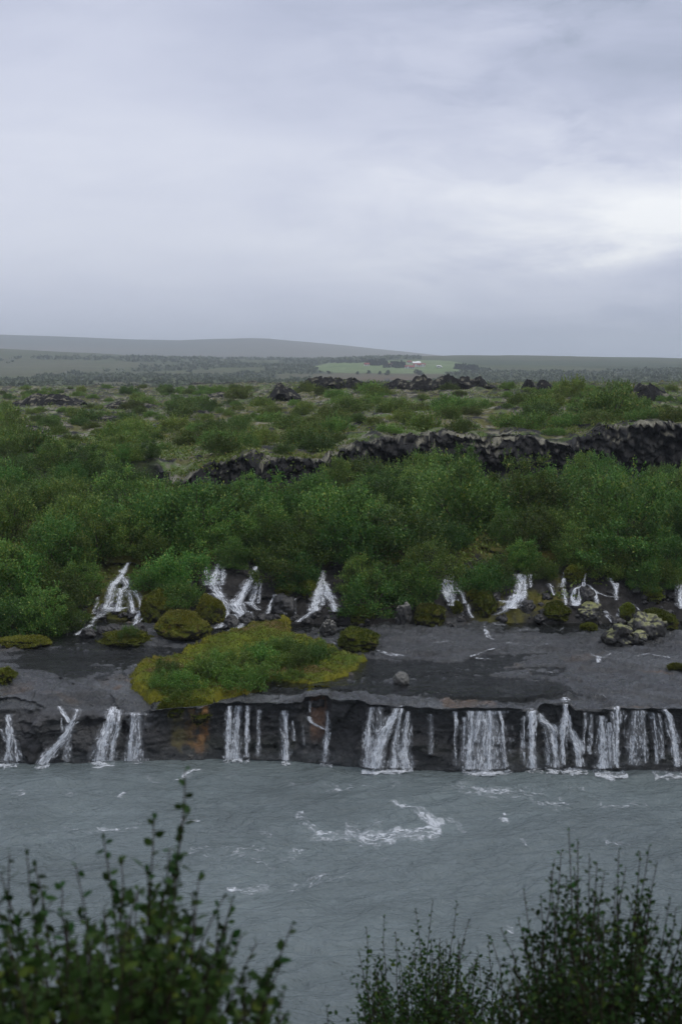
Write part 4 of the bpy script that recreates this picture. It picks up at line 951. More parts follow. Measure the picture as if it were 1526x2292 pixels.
island = tag(ob('moss_island', None, loc=Vector(loc)), 'large golden green moss island spread over the rock shelf', 'moss island')
mi = mesh_np('moss_bed', V - loc, f, M_MOSS, col=c); ob('moss_bed', mi, island)
Q, fb = blades(V - loc, normals(mi), 30000, .05, 208); tag(ob('moss_blades', mesh_np('moss_blades', Q, fb, M_TUFT, False), island), kind='stuff')
BVI = bvh_of(ob('tmp', mi, loc=Vector(loc))); bpy.data.objects.remove(bpy.data.objects['tmp'])


def hit_isl(px, py):
    d = ray(px, py).normalized(); h = BVI.ray_cast(CAMV - Vector(loc), d); return h[0] + Vector(loc) if h[0] else hit(px, py)


# ------------------------------------------------------------------ lava crags on the plateau
def crag(label, px0, px1, prof, yy, seed, depth=4.0, group=None):
    """a ridge of clinkery lava standing on the plateau between columns px0..px1; prof: heights in photo pixels above the ground"""
    xa, xb = at_z(px0, 880, 8).x / at_z(px0, 880, 8).y * yy, at_z(px1, 880, 8).x / at_z(px1, 880, 8).y * yy
    k = yy / F; nx = int(np.clip((xb - xa) / .10, 40, 260)); ny = 60
    gx, gy = np.meshgrid(np.linspace(xa, xb, nx), yy + np.linspace(-depth / 2, depth / 2, ny))
    s = (gx - xa) / (xb - xa); h0 = np.interp(s, np.linspace(0, 1, len(prof)), np.array(prof, float) * k)
    q = np.clip(1 - ((gy - yy) / (depth / 2)) ** 2, 0, 1) ** .45
    n1_ = fbm(gx * .8, gy * .8, None, 4, .6, seed=seed); n2_ = fbm(gx * 2.6, gy * 2.6, None, 3, .6, seed=seed + 3, ridged=True)
    wf_, wc_ = worley((gx * 1.3).ravel(), (gy * 1.3).ravel(), gx.ravel() * 0, seed); wc_ = wc_.reshape(gx.shape); wf_ = wf_.reshape(gx.shape)
    h_ = h0 * q * (.86 + n1_ * .3 + n2_ * .14 + (wc_ - .5) * .4)
    xs_ = np.linspace(xa, xb, 24); gz0 = np.interp(gx[0], xs_, [ground(a_, yy) for a_ in xs_])[None, :]
    zz = gz0 - .35 + np.maximum(h_, 0) + .35 * q
    gy2 = gy + (wc_ - .5) * .7 + n1_ * .5
    V = np.stack([gx + n2_ * .12, gy2, zz], -1).reshape(-1, 3); loc = np.array(((xa + xb) / 2, yy, float(gz0.mean())))
    me_ = mesh_np('lava_crag', V - loc, grid_faces(*gx.shape), M_ROCK, False); n_ = normals(me_)
    a_ = fbm(V[:, 0] * 2.5, V[:, 1] * 2.5, V[:, 2] * 2.5, 4, seed=seed + 9)
    c_ = lerpc(np.tile([[.007, .007, .007]], (len(V), 1)), (.018, .018, .017), a_ + .3); c_ = lerpc(c_, (.17, .16, .115), ss(n_[:, 2] + a_ * 1.0, 1.05, 1.25) * .85)
    set_col(me_, c_)
    return tag(ob('lava_crag', me_, loc=Vector(loc)), label, 'lava crag', group)


crag('jagged dark lava crag on the skyline, left end of the long ridge', 590, 672, [4, 18, 34, 26, 22, 12], 128, 401)
crag('long black lava ridge on the skyline left of the farm', 650, 850, [8, 22, 30, 26, 24, 22, 14, 10], 146, 402)
crag('broad black lava ridge on the skyline below the farmhouses', 830, 965, [6, 14, 20, 24, 26, 30, 34, 26], 138, 403)
crag('blocky black lava ridge on the skyline right of the farm', 955, 1115, [14, 24, 34, 32, 26, 24, 14, 6], 142, 404)
crag('small pointed black crag on the skyline right of the ridge', 1168, 1196, [6, 30, 24, 8], 140, 405, 2.5)
crag('small slanted black crag beside the pointed crag', 1194, 1236, [8, 26, 18, 8], 138, 406, 2.5)
crag('craggy black lava block at far right of the plateau', 1396, 1526, [12, 30, 42, 38, 28, 20, 14, 8], 112, 407)
crag('wide dark lava hump at the left of the plateau', 28, 186, [6, 20, 26, 28, 26, 22, 14, 6], 150, 408, 6)
crag('low dark lava hump right of the wide left hump', 225, 360, [6, 12, 20, 16, 14, 12, 5], 140, 409, 6)
crag('small dark lava lump in mid plateau', 446, 512, [4, 14, 16, 14, 6], 150, 410)
crag('low lichen streaked lava lump among left plateau shrubs', 200, 286, [5, 12, 14, 12, 5], 112, 411)
crag('small knobbly lava lump in the centre left of the plateau', 410, 480, [4, 12, 16, 10, 4], 116, 412)
crag('long pale edged lava step at far left of the plateau', 0, 100, [10, 14, 14, 12, 5], 92, 413)
crag('thin dark line of distant lava along the plateau edge', 300, 600, [3, 6, 5, 7, 6, 6, 4], 255, 414, 8)
# ================================================================== SHRUBS
def leaf_quads(C, A, size, r_):
    """rhombic leaves: centres C, axes A"""
    n_ = len(C); A = A / (np.linalg.norm(A, axis=1)[:, None] + 1e-9)
    B = np.cross(A, r_.normal(0, 1, (n_, 3))); B /= np.linalg.norm(B, axis=1)[:, None] + 1e-9
    s = size * (.65 + .7 * r_.random((n_, 1)))
    Q = np.stack([C - A * s * .5, C + B * s * .33, C + A * s * .55, C - B * s * .33], 1).reshape(-1, 3)
    return Q, np.arange(n_ * 4).reshape(-1, 4)


def tube(P_, r0, r1, k=5):
    P_ = np.array(P_, float); n_ = len(P_); T_ = np.gradient(P_, axis=0); T_ /= np.linalg.norm(T_, axis=1)[:, None] + 1e-9
    ref = np.array((.3, .9, .2)); B1 = np.cross(T_, ref); B1 /= np.linalg.norm(B1, axis=1)[:, None] + 1e-9; B2 = np.cross(T_, B1)
    rr = np.linspace(r0, r1, n_)[:, None, None]; an = np.linspace(0, 2 * np.pi, k, endpoint=False)
    V = P_[:, None, :] + rr * (np.cos(an)[None, :, None] * B1[:, None, :] + np.sin(an)[None, :, None] * B2[:, None, :])
    i = np.arange(n_ - 1)[:, None] * k; j = np.arange(k)[None, :]; j2 = (j + 1) % k
    f = np.stack([i + j, i + j2, i + k + j2, i + k + j], -1).reshape(-1, 4)
    return V.reshape(-1, 3), f


def shrub_meshes(seed, Hh, Rr, n_clump, per, shoots, size, mat, flat=.55):
    """unit shrub: clumps of leaves on upswept branches, feathery shoots on the outside"""
    r_ = np.random.default_rng(seed); C, A, st = [], [], []
    for k in range(n_clump):
        an = r_.random() * 2 * np.pi; e_ = np.arcsin(r_.random() ** .8 * .98); rad = .62 + .38 * r_.random() ** .6
        d = np.array((np.cos(an) * np.cos(e_), np.sin(an) * np.cos(e_), np.sin(e_)))
        lob = 1 + .28 * np.sin(an * 2 + seed) * np.cos(an * 3 + seed * 2)
        c = d * rad * np.array((Rr * lob, Rr * lob, Hh)) ; c[2] = max(c[2], .06 * Hh)
        sg = Rr * (.085 + .06 * r_.random())
        q = c + r_.normal(0, 1, (per, 3)) * sg * np.array((1, 1, .75)); q[:, 2] = np.maximum(q[:, 2], .02)
        C.append(q); A.append(d + np.array((0, 0, .5)) + r_.normal(0, .8, (per, 3)))
        for s in range(shoots):
            dd = d * .8 + np.array((0, 0, .8)) + r_.normal(0, .3, 3); dd /= np.linalg.norm(dd); ln = Rr * (.12 + .26 * r_.random() ** 2)
            t_ = np.linspace(.1, 1, 9)[:, None]; st0 = c + r_.normal(0, 1, 3) * sg * .8
            C.append(st0 + dd * t_ * ln + r_.normal(0, .018, (9, 3))); A.append(np.tile(dd, (9, 1)) + r_.normal(0, .6, (9, 3)))
        if k % 2 == 0:
            p0 = r_.normal(0, .06 * Rr, 3) * np.array((1, 1, 0)); m_ = p0 * .5 + c * .5 + np.array((0, 0, .08 * Hh)) + r_.normal(0, .05 * Rr, 3)
            t_ = np.linspace(0, 1, 6)[:, None]; st.append(tube((1 - t_) ** 2 * p0 + 2 * t_ * (1 - t_) * m_ + t_ * t_ * c, .02 * Rr, .006 * Rr, 4))
    nh = n_clump * per // 3; d = r_.normal(0, 1, (nh, 3)); d /= np.linalg.norm(d, axis=1)[:, None]; d[:, 2] = np.abs(d[:, 2])
    C.append(d * (r_.random((nh, 1)) ** .5 * .72) * np.array((Rr, Rr, Hh))); A.append(d + r_.normal(0, .8, (nh, 3)))
    Q, f = leaf_quads(np.concatenate(C), np.concatenate(A), size, r_)
    return mesh_np('foliage', Q, f, mat, False), mesh_np('stems', *merge(st), M_BARK)


SLOPE = [shrub_meshes(500 + k, *[(1.55, 1.4, 46, 170), (2.1, 1.2, 46, 160), (1.3, 1.6, 50, 160), (1.7, 1.3, 30, 170), (1.9, 1.45, 40, 190), (1.2, 1.3, 34, 170), (2.3, 1.05, 40, 150)][k], 7, .07, M_LEAF) for k in range(7)]
PLATV = [shrub_meshes(520 + k, .8, 1.3, 34, 95, 5, .085, M_LEAFP) for k in range(6)]
ISLV = [shrub_meshes(540 + k, .5, .62, 26, 80, 6, .042, M_LEAFI) for k in range(4)]
FARV = [shrub_meshes(560 + k, 6.0, 3.2, 24, 30, 3, .7, M_LEAFF) for k in range(3)]


def put_shrub(name, pair, loc, s, rz, label, cat='shrub', group=None, sz=1.0, tilt=0):
    root = tag(ob(name, None, loc=loc), label, cat, group); root.scale = (s, s, s * sz); root.rotation_euler = (tilt, 0, rz)
    tag(ob('foliage', pair[0], root), kind='stuff'); ob('stems', pair[1], root)
    return root


rs = random.Random(11)
# --- thicket on the slope: keep the falls and the lava rim in view
FALLBOX = [(170, 322, 1258, 1425), (455, 592, 1256, 1412), (594, 664, 1332, 1380), (695, 760, 1278, 1370), (980, 1042, 1288, 1362), (1118, 1192, 1288, 1370), (1222, 1385, 1288, 1400), (1505, 1560, 1298, 1362)]


def top_lim(px):
    return float(np.interp(px, [-300, 0, 200, 330, 380, 400, 560, 700, 745, 790, 850, 875, 960, 1100, 1230, 1300, 1380, 1450, 1530, 1900],
                           [985, 1000, 1020, 1050, 1080, 1108, 1095, 1075, 1040, 1008, 1015, 1055, 1040, 1030, 1075, 1045, 1015, 1020, 1050, 1040]))


placed = []


def try_slope(x_, y_, s, lab, grp, lim=True):
    z_ = ground(x_, y_) - .05; p = Vector((x_, y_, z_)); px, py = proj(p); k = px_m(p)
    tp = py - 1.75 * s / k
    if lim:
        over = (top_lim(px) + rs.uniform(-30, 20)) - tp
        if over > 0:
            s -= over * k / 1.75
            if s < .3: return None
    w_ = 1.35 * s / k
    for a, b_, c, d in FALLBOX:
        if px + w_ * .75 > a and px - w_ * .75 < b_ and py > c + 6 and py - 1.5 * s / k < d: return None
    placed.append((x_, y_))
    if lab is None: lab, grp = slope_label(px, py, s)
    return put_shrub('birch_shrub', SLOPE[rs.randrange(7)], p, s, rs.uniform(0, 6.28), lab, 'shrub', grp, rs.uniform(.85, 1.15))


SLM = [(60, 1180, 'at the far left of the slope'), (240, 1200, 'above the fan shaped fall'), (420, 1200, 'left above the paired falls'), (560, 1130, 'below the left part of the lava rim'), (540, 1220, 'above the paired falls'), (720, 1220, 'above the tent shaped fall'),
       (790, 1080, 'at the gap between both lava rims'), (880, 1200, 'above the grey square boulder'), (1000, 1110, 'below the middle of the lava rim'), (1010, 1230, 'above the blunt splashing fall'), (1160, 1220, 'above the upright bright fall'), (1240, 1110, 'below the right part of the lava rim'),
       (1300, 1220, 'above the small right hand trickles'), (1450, 1110, 'below the rim at the far right'), (1480, 1220, 'above the fall at the right edge')]
PLM = [(100, 895, 'the wide dark lava hump'), (290, 900, 'the low dark lava hump'), (480, 890, 'the small dark lava lump'), (240, 930, 'the lichen streaked lava lump'), (445, 935, 'the knobbly lava lump'), (60, 975, 'the pale edged lava step'), (300, 990, 'the left brow of the slope'),
       (630, 905, 'the jagged skyline crag'), (750, 900, 'the long skyline ridge'), (560, 1000, 'the left end of the lava rim'), (700, 970, 'the middle of the plateau'), (900, 905, 'the ridge below the farmhouses'), (900, 955, 'the rim bend right of centre'), (1040, 905, 'the blocky skyline ridge'),
       (1090, 950, 'the middle of the lava rim'), (1200, 900, 'the two small pointed crags'), (1250, 950, 'the right part of the lava rim'), (1340, 910, 'the upright skyline shrub'), (1460, 920, 'the far right crag')]


def nearest(lm, px, py): return min(lm, key=lambda q: (q[0] - px) ** 2 + ((q[1] - py) * 2.2) ** 2)[2]


def size_word(s, lo, hi): return 'small' if s < lo else 'large' if s > hi else 'mid sized'


def slope_label(px, py, s=1.0):
    lm = nearest(SLM, px, py); w_ = size_word(s, .75, 1.1)
    return f'{w_} birch shrub in the slope thicket {lm}', f'{w_} thicket shrubs {lm}'


yy = 53.6
while yy < 78:
    stp = 2.45 + (yy - 53.6) * .028; xx = -.29 * yy + rs.uniform(0, 1)
    while xx < .29 * yy:
        x_, y_ = xx + rs.uniform(-.7, .7), yy + rs.uniform(-.6, .6)
        px, py = proj((x_, y_, ground(x_, y_)))
        rimy = float(np.interp(px, [330, 390, 560, 735, 860, 1000, 2300], [74, 64.2, 66.2, 68.6, 73.2, 75, 75]))
        if y_ < rimy - .8 and py < 1330:
            s_ = rs.choice([.6, .85, 1.0, 1.15, 1.4]) * rs.uniform(.9, 1.1); try_slope(x_, y_, s_, None, None)
        xx += stp * rs.uniform(.85, 1.2)
    yy += 1.95
# --- shrubs on the bank between the falls, foot at the given pixel
for lab, px, py, s in [
    ('low dark shrub hanging over the water at the far left', 40, 1412, .8), ('dark shrub over the stream, second from the far left', 105, 1418, .85), ('dark shrub left of the tail of the fan shaped fall', 158, 1408, .6),
    ('bushy shrub on the bank above the flat moss strip', 70, 1355, .95), ('shrub on the bank left of the fan shaped fall, above the stream', 140, 1345, .95), ('dense shrub touching the left side of the fan shaped fall', 180, 1322, .62),
    ('leafy shrub at the far left of the bank', 0, 1330, 1.0), ('shrub hugging the right side of the fan shaped fall top', 352, 1316, .75), ('bright bushy shrub above the rounded moss mound', 400, 1352, .72),
    ('tall shrub left of the paired falls', 405, 1300, .95), ('small shrub on the low mossy islet', 292, 1434, .3), ('shrub squeezed between the paired falls', 525, 1268, .55),
    ('bright shrub right of the slanting chute', 640, 1308, .85), ('shrub overhanging the orange moss cap', 672, 1318, .7), ('shrub left of the tent shaped fall', 672, 1282, .5),
    ('big round shrub standing over the yellow moss foot', 832, 1372, .9), ('shrub right of the tent shaped fall', 806, 1326, .7), ('shrub leaning over the grey square boulder', 880, 1345, .7),
    ('shrub above the brownish moss mound', 935, 1350, .75), ('shrub left of the blunt splashing fall', 955, 1300, .8), ('low shrub behind the bright egg shaped mound', 1082, 1318, .7),
    ('low dark shrub left of the upright bright fall', 1110, 1300, .6), ('low shrub right of the upright bright fall', 1215, 1290, .6), ('shrub above the tiny right hand falls', 1330, 1284, .7),
    ('shrub above the faint split trickle', 1400, 1290, .75), ('leafy shrub over the yellow green moss clump', 1445, 1315, .65), ('shrub left of the fall at the right edge', 1490, 1300, .6)]:
    p = hit(px, py); put_shrub('birch_shrub', SLOPE[rs.randrange(7)], p - Vector((0, 0, .05)), s, rs.uniform(0, 6.28), lab, 'shrub', 'shrubs among the upper falls')
for px, py, s in [(215, 1252, .9), (288, 1238, .8), (130, 1262, 1.0), (335, 1244, .7), (250, 1215, 1.0), (1500, 1272, .8), (1422, 1264, .8), (1180, 1275, .6), (1280, 1262, .8), (1255, 1218, .9), (1205, 1228, .8), (1320, 1215, 1.0), (460, 1235, .9), (500, 1200, 1.0), (430, 1190, 1.0), (590, 1235, .9), (560, 1170, .9), (690, 1240, .8), (760, 1250, .9), (600, 1265, .6), (650, 1200, 1.0)]:
    p = hit(px, py); put_shrub('birch_shrub', SLOPE[rs.randrange(7)], p - Vector((0, 0, .05)), s, rs.uniform(0, 6.28), *((lambda a, g_: (a, 'shrub', g_))(*slope_label(px, py, s))))
for k in range(14):
    px = -120 + k * 36 + rs.uniform(-12, 12); yq = 70.5 + rs.uniform(-1.2, 2.5); xq = (px - 763) / F * (yq + .4); p = Vector((xq, yq, ground(xq, yq) - .05))
    put_shrub('birch_shrub', SLOPE[rs.randrange(7)], p, rs.uniform(.3, .6), rs.uniform(0, 6.28), 'birch shrub along the left brow of the slope where the plateau begins', 'shrub', 'left brow shrubs')
# --- plateau shrubs
cand = []
for k in range(5200):
    px = rs.uniform(-120, 1640); py = 868 + (rs.random() ** 1.1) * 150
    p = hit(px, py)
    if p.y < 66 or p.y > 258: continue
    rimy = float(np.interp(px, [0, 330, 390, 560, 735, 860, 1000, 2300], [69, 68, 66.5, 69, 71.5, 76, 78, 78]))
    if p.y < rimy: continue
    dn = float(fbm(np.array([p.x * .07]), np.array([p.y * .045]), None, 3, seed=601)[0])
    if dn < rs.uniform(-.7, .3): continue
    if any((p.x - a) ** 2 + ((p.y - b_) * .55) ** 2 < (1.0 + .009 * p.y) ** 2 for a, b_ in cand): continue
    if 860 < px < 1526 and 940 < py < 1000 and rs.random() < .55: continue
    if (580 < px < 1125 and py < 905 and rs.random() < .8) or (1390 < px and py < 925 and rs.random() < .8) or (px < 365 and py < 912 and rs.random() < .6): continue
    cand.append((p.x, p.y))
    s = rs.choice([.45, .6, .8, 1.0]) * rs.uniform(.85, 1.15) 
    lm = nearest(PLM, px, py); w_ = size_word(s, .55, .85)
    put_shrub('plateau_shrub', PLATV[rs.randrange(6)], p - Vector((0, 0, .06)), s, rs.uniform(0, 6.28),
              f'{w_} low rounded shrub on the plateau near {lm}', 'shrub', f'{w_} plateau shrubs near {lm}', rs.uniform(.8, 1.25))
    if len(cand) >= 280: break
print('plateau shrubs', len(cand), 'slope', len(placed))
for lab, px, py, s, zf in [('upright dark shrub standing alone on the skyline at right', 1276, 888, 1.1, 1.7), ('rounded shrub on the skyline right of the upright shrub', 1384, 884, 1.0, 1.3), ('large dense shrub on the right plateau beside the far right crag', 1362, 938, 1.5, 1.3)]:
    p = hit(px, py); put_shrub('plateau_shrub', PLATV[rs.randrange(6)], p - Vector((0, 0, .06)), s, rs.uniform(0, 6.28), lab, 'shrub', sz=zf)
# --- low ground cover on plateau, slope and bank: nobody could count it
r_ = np.random.default_rng(91); C, A = [], []; K_ = 26000
yq = np.where(np.arange(K_) % 5 == 0, 52.3 + 3.0 * r_.random(K_), 66 + 150 * r_.random(K_) ** 1.7); xq = r_.uniform(-.34, .34, K_) * yq
ok = fbm(xq * .35, yq * .22, None, 3, seed=611) > r_.uniform(-.2, .3, K_)
for xx_, yy_ in zip(xq[ok], yq[ok]):
    h = BV.ray_cast(Vector((xx_, yy_, 60)), Vector((0, 0, -1)))
    if not h[0] or h[1].z < .8: continue
    s = .12 + .16 * r_.random() + (yy_ - 55) * .0012
    n_ = 9; C.append(np.array(h[0][:]) + r_.normal(0, 1, (n_, 3)) * np.array((s, s, s * .35)) + np.array((0, 0, s * .4))); A.append(np.array((0, 0, .8)) + r_.normal(0, .8, (n_, 3)))
Q, f = leaf_quads(np.concatenate(C), np.concatenate(A), .115, r_)
tag(ob('ground_cover', mesh_np('ground_cover', Q, f, M_LEAFP, False)), 'low green crowberry and grass over the slope and plateau', 'ground cover', kind='stuff')
# --- willows on the moss island
for i, (px, py, s, lab) in enumerate([
    (370, 1530, .75, 'low willow at the left end of the moss island'), (415, 1535, .85, 'willow in the left part of the moss island, near its front'), (450, 1510, .95, 'willow in the left middle of the moss island'), (490, 1520, 1.0, 'willow in the middle of the moss island, near its front'),
    (530, 1500, 1.1, 'full willow at the centre of the moss island'), (545, 1535, 1.1, 'bright willow at the centre front of the moss island'), (590, 1520, 1.0, 'willow right of the bright centre front willow'), (585, 1482, 1.1, 'willow at the centre back of the moss island'),
    (625, 1492, 1.0, 'willow right of the island centre'), (640, 1462, 1.0, 'willow at the rear of the island below its raised lobe'), (670, 1488, .95, 'willow in the right part of the moss island'), (700, 1480, .9, 'willow at the right end of the island thicket'),
    (715, 1462, .8, 'small willow at the right rear of the moss island'), (600, 1455, .8, 'small willow at the rear centre of the moss island'), (500, 1482, .8, 'small willow at the left rear of the moss island'), (395, 1568, .75, 'dark round willow on the front overhang of the moss island'),
    (375, 1500, .6, 'smallest willow at the left rear edge of the island'), (655, 1515, .6, 'tiny willow at the front right of the moss island')]):
    p = hit_isl(px, py); put_shrub('willow_shrub', ISLV[i % 4], p - Vector((0, 0, .04)), s * 1.12, rs.uniform(0, 6.28), lab, 'shrub', 'willows on the moss island', rs.uniform(.8, 1.1))

# ================================================================== FAR SCRUB, FARM
# scrub on the far plain: reads as one mass
r_ = np.random.default_rng(33); n_ = 26000
px = r_.uniform(-500, 2050, n_); Yd = 480 + 2000 * r_.random(n_) ** 1.25
Pp = []
for a, d in zip(px, Yd):
    xw = (a - 763) / F * d; h = BVP.ray_cast(Vector((xw, d, 400)), Vector((0, 0, -1)))
    if h[0]: Pp.append(h[0][:])
Pp = np.array(Pp); qx, qy = proj_np(Pp)
msk = SCRUBN(Pp[:, 0], Pp[:, 1]) + r_.normal(0, .06, len(Pp)) > .04
msk |= (qx > 1000) & (qy > 834)
inb = inside(qx, qy + 1.5, np.array(FIELD, float)) | inside(qx, qy, np.array(FIELD, float))
msk &= ~inb & (qy > 800) & ~((np.abs(qx - 880) < 110) & (np.abs(qy - 851) < 11) & (r_.random(len(Pp)) < .85)) & ~((qx > 940) & (qy < 829))
Pp = Pp[msk]; k_ = len(Pp)
sz_ = (1.6 + 2.2 * r_.random(k_)) * (1 + (Pp[:, 1] - 500) / 2500)
tv = []
for j in range(7):          # each tuft: seven leafy facets heaped into a dome
    an = r_.random(k_) * 6.28; e_ = r_.random(k_) * 1.2
    c = Pp + np.stack([np.cos(an) * sz_ * .55, np.sin(an) * sz_ * .4, sz_ * (.15 + .35 * np.sin(e_))], 1)
    tv.append(leaf_quads(c, np.stack([np.cos(an), np.sin(an), 1 + 0 * an], 1) + r_.normal(0, .5, (k_, 3)), 1.0, r_)[0].reshape(k_, 4, 3))
    tv[-1] = c[:, None, :] + (tv[-1] - c[:, None, :]) * (sz_ * .95)[:, None, None]
Q = np.concatenate(tv).reshape(-1, 3)
tag(ob('scrub', mesh_np('scrub', Q, np.arange(len(Q)).reshape(-1, 4), M_SCRUB, False)), 'dark birch scrub spread over the far valley floor', 'scrub', kind='stuff')

M_WALLW = surf_mat('white_wall', rough=(.7, .9), spec=.2, color=(.72, .72, .70), bump=((2, .2, .02),), vary=((.4, .08),))
M_ROOFR = surf_mat('red_roof', rough=(.5, .7), spec=.3, color=(.24, .065, .055), bump=((3, .2, .02),), vary=((.4, .15),))
M_DARK = surf_mat('dark_opening', rough=(.3, .5), spec=.4, color=(.02, .022, .025), bump=(), vary=())
M_SHEET = surf_mat('white_sheeting', rough=(.4, .6), spec=.4, color=(.80, .81, .80), bump=((1, .3, .05),), vary=((.5, .05),))


def boxp(x0, x1, y0, y1, z0, z1):
    V = np.array([(a, b_, c) for a in (x0, x1) for b_ in (y0, y1) for c in (z0, z1)], float)
    return V, np.array([(0, 1, 3, 2), (4, 6, 7, 5), (0, 4, 5, 1), (2, 3, 7, 6), (0, 2, 6, 4), (1, 5, 7, 3)])


def house(label, px, py, wpx, wall_px, roof_px, rz=0.0, gable_front=0, nwin=3, name='farmhouse', cat='house', rmat=None):
    p = hit_plain(px, py); k = px_m(p); w_, wh, rh = wpx * k, wall_px * k * 1.3, roof_px * k; d = w_ * .55
    root = tag(ob(name, None, loc=p - Vector((0, 0, .3))), label, cat, 'farm buildings'); root.rotation_euler = (0, 0, rz)
    # wall with gables
    V = np.array([(-w_ / 2, 0, 0), (w_ / 2, 0, 0), (w_ / 2, d, 0), (-w_ / 2, d, 0), (-w_ / 2, 0, wh), (w_ / 2, 0, wh), (w_ / 2, d, wh), (-w_ / 2, d, wh), (-w_ / 2, d / 2, wh + rh * .95), (w_ / 2, d / 2, wh + rh * .95)])
    f = np.array([(0, 1, 5, 4), (2, 3, 7, 6), (1, 2, 6, 5), (3, 0, 4, 7), (4, 7, 8, 8), (5, 9, 6, 6)])
    me_ = bpy.data.meshes.new('wall'); me_.from_pydata(V.tolist(), [], [tuple(dict.fromkeys(q)) for q in f.tolist()]); me_.materials.append(M_WALLW); ob('wall', me_, root)
    o_ = .35; th = .25
    parts = []
    for sgn in (0, 1):
        y0 = -o_ if sgn == 0 else d + o_; zE = wh - rh * o_ / (d / 2)
        q = np.array([(-w_ / 2 - o_, y0, zE), (w_ / 2 + o_, y0, zE), (w_ / 2 + o_, d / 2, wh + rh), (-w_ / 2 - o_, d / 2, wh + rh)])
        V2 = np.concatenate([q, q + np.array((0, 0, th))]); f2 = np.array([(0, 3, 2, 1), (4, 5, 6, 7), (0, 1, 5, 4), (1, 2, 6, 5), (2, 3, 7, 6), (3, 0, 4, 7)]); parts.append((V2, f2))
    ob('roof', mesh_np('roof', *merge(parts), rmat or M_ROOFR, False), root)
    for g_ in range(gable_front):           # front-facing gable wings
        gw, cx_ = w_ * .30, (-w_ * .2 if gable_front == 1 else (-w_ * .3 + g_ * w_ * .6))
        V = np.array([(cx_ - gw / 2, -1.2, 0), (cx_ + gw / 2, -1.2, 0), (cx_ + gw / 2, -1.2, wh), (cx_ - gw / 2, -1.2, wh), (cx_, -1.2, wh + rh * .7), (cx_ - gw / 2, d / 2, 0), (cx_ + gw / 2, d / 2, 0), (cx_ + gw / 2, d / 2, wh), (cx_ - gw / 2, d / 2, wh), (cx_, d / 2, wh + rh * .7)])
        me_ = bpy.data.meshes.new('gable_wing'); me_.from_pydata(V.tolist(), [], [(0, 1, 2, 4, 3), (1, 6, 7, 2), (5, 0, 3, 8)]); me_.materials.append(M_WALLW); gwo = ob('gable_wing', me_, root)
        pr = []
        for sg in (-1, 1):
            q = np.array([(cx_ + sg * (gw / 2 + .3), -1.5, wh - .2), (cx_, -1.5, wh + rh * .7 + .05), (cx_, d / 2, wh + rh * .7 + .05), (cx_ + sg * (gw / 2 + .3), d / 2, wh - .2)])
            pr.append((np.concatenate([q, q + np.array((0, 0, th))]), np.array([(0, 3, 2, 1), (4, 5, 6, 7), (0, 1, 5, 4), (1, 2, 6, 5), (2, 3, 7, 6), (3, 0, 4, 7)])))
        ob('gable_roof', mesh_np('gable_roof', *merge(pr), rmat or M_ROOFR, False), gwo)
    for i in range(nwin):
        xc = -w_ / 2 + w_ * (i + .5) / nwin
        ob('window', mesh_np('window', *boxp(xc - .5, xc + .5, -.06 - (1.2 if gable_front else 0), .0, wh * .35, wh * .8), M_DARK, False), root)
    return root


house('small white house with red roof, leftmost of the farm', 821, 819, 11, 3.4, 2.6, .25, 0, 2)
house('red roofed house half hidden above the dark trees', 853, 813, 11, 2.6, 2.6, .1, 0, 2)
house('red roofed house in the middle between two tree clumps', 872, 820, 12, 3.0, 3.2, 0, 0, 3)
house('small white shed with red roof beside the white tunnel', 916, 813.5, 9, 3.2, 2.4, .1, 0, 2, 'shed', 'shed')
house('long white farmhouse with red roof, front of the farm', 917, 825, 21, 3.2, 3.4, .05, 1, 4)
house('widest white farmhouse with red roof and gables, right of the front house', 938, 821, 26, 3.6, 3.6, -.05, 2, 5)
# white plastic tunnel
p = hit_plain(932, 813); k = px_m(p); an = np.linspace(0, np.pi, 13); hw, ht, ln = 4.2, 4.6 * k, 18 * k
V = np.array([(xx_, -np.cos(a) * hw, np.sin(a) * ht * (1 + .12 * math.sin(xx_ * .8))) for xx_ in np.linspace(-ln / 2, ln / 2, 16) for a in an])
root = tag(ob('storage_tunnel', None, loc=p - Vector((0, 0, .2))), 'white rounded plastic tunnel at the top of the farm', 'tunnel', 'farm buildings')
ob('sheeting', mesh_np('sheeting', V, grid_faces(16, 13), M_SHEET), root)
for sx_ in (-1, 1):
    V = np.array([(sx_ * ln / 2, -np.cos(a) * hw, np.sin(a) * ht) for a in an] + [(sx_ * ln / 2, 0, 0)]); f = np.array([(i, i + 1, 13) for i in range(12)])
    ob('end_wall', mesh_np('end_wall', V, f, M_SHEET, False), root)
# parked camper right of the farm
p = hit_plain(982, 824); root = tag(ob('camper_van', None, loc=p), 'small white vehicle parked right of the farmhouses', 'van')
ob('body', mesh_np('body', *merge([boxp(-2.6, 2.2, -1, 1, .5, 2.9), boxp(2.2, 3.2, -1, 1, .5, 1.7)]), M_WALLW, False), root)
ob('window', mesh_np('window', *boxp(-1.6, 1.6, -1.06, -1.0, 1.6, 2.3), M_DARK, False), root)
for wx in (-1.6, 2.0):
    for wy in (-1.02, .82):
        an = np.linspace(0, 2 * np.pi, 12, endpoint=False); V = np.concatenate([np.stack([wx + .4 * np.cos(an), np.full(12, wy + q), .4 + .4 * np.sin(an)], 1) for q in (0, .2)])
        me_ = bpy.data.meshes.new('wheel'); me_.from_pydata(V.tolist(), [], [tuple(range(12)), tuple(range(12, 24))] + [(i, (i + 1) % 12, 12 + (i + 1) % 12, 12 + i) for i in range(12)]); me_.materials.append(M_DARK); ob('wheel', me_, root)
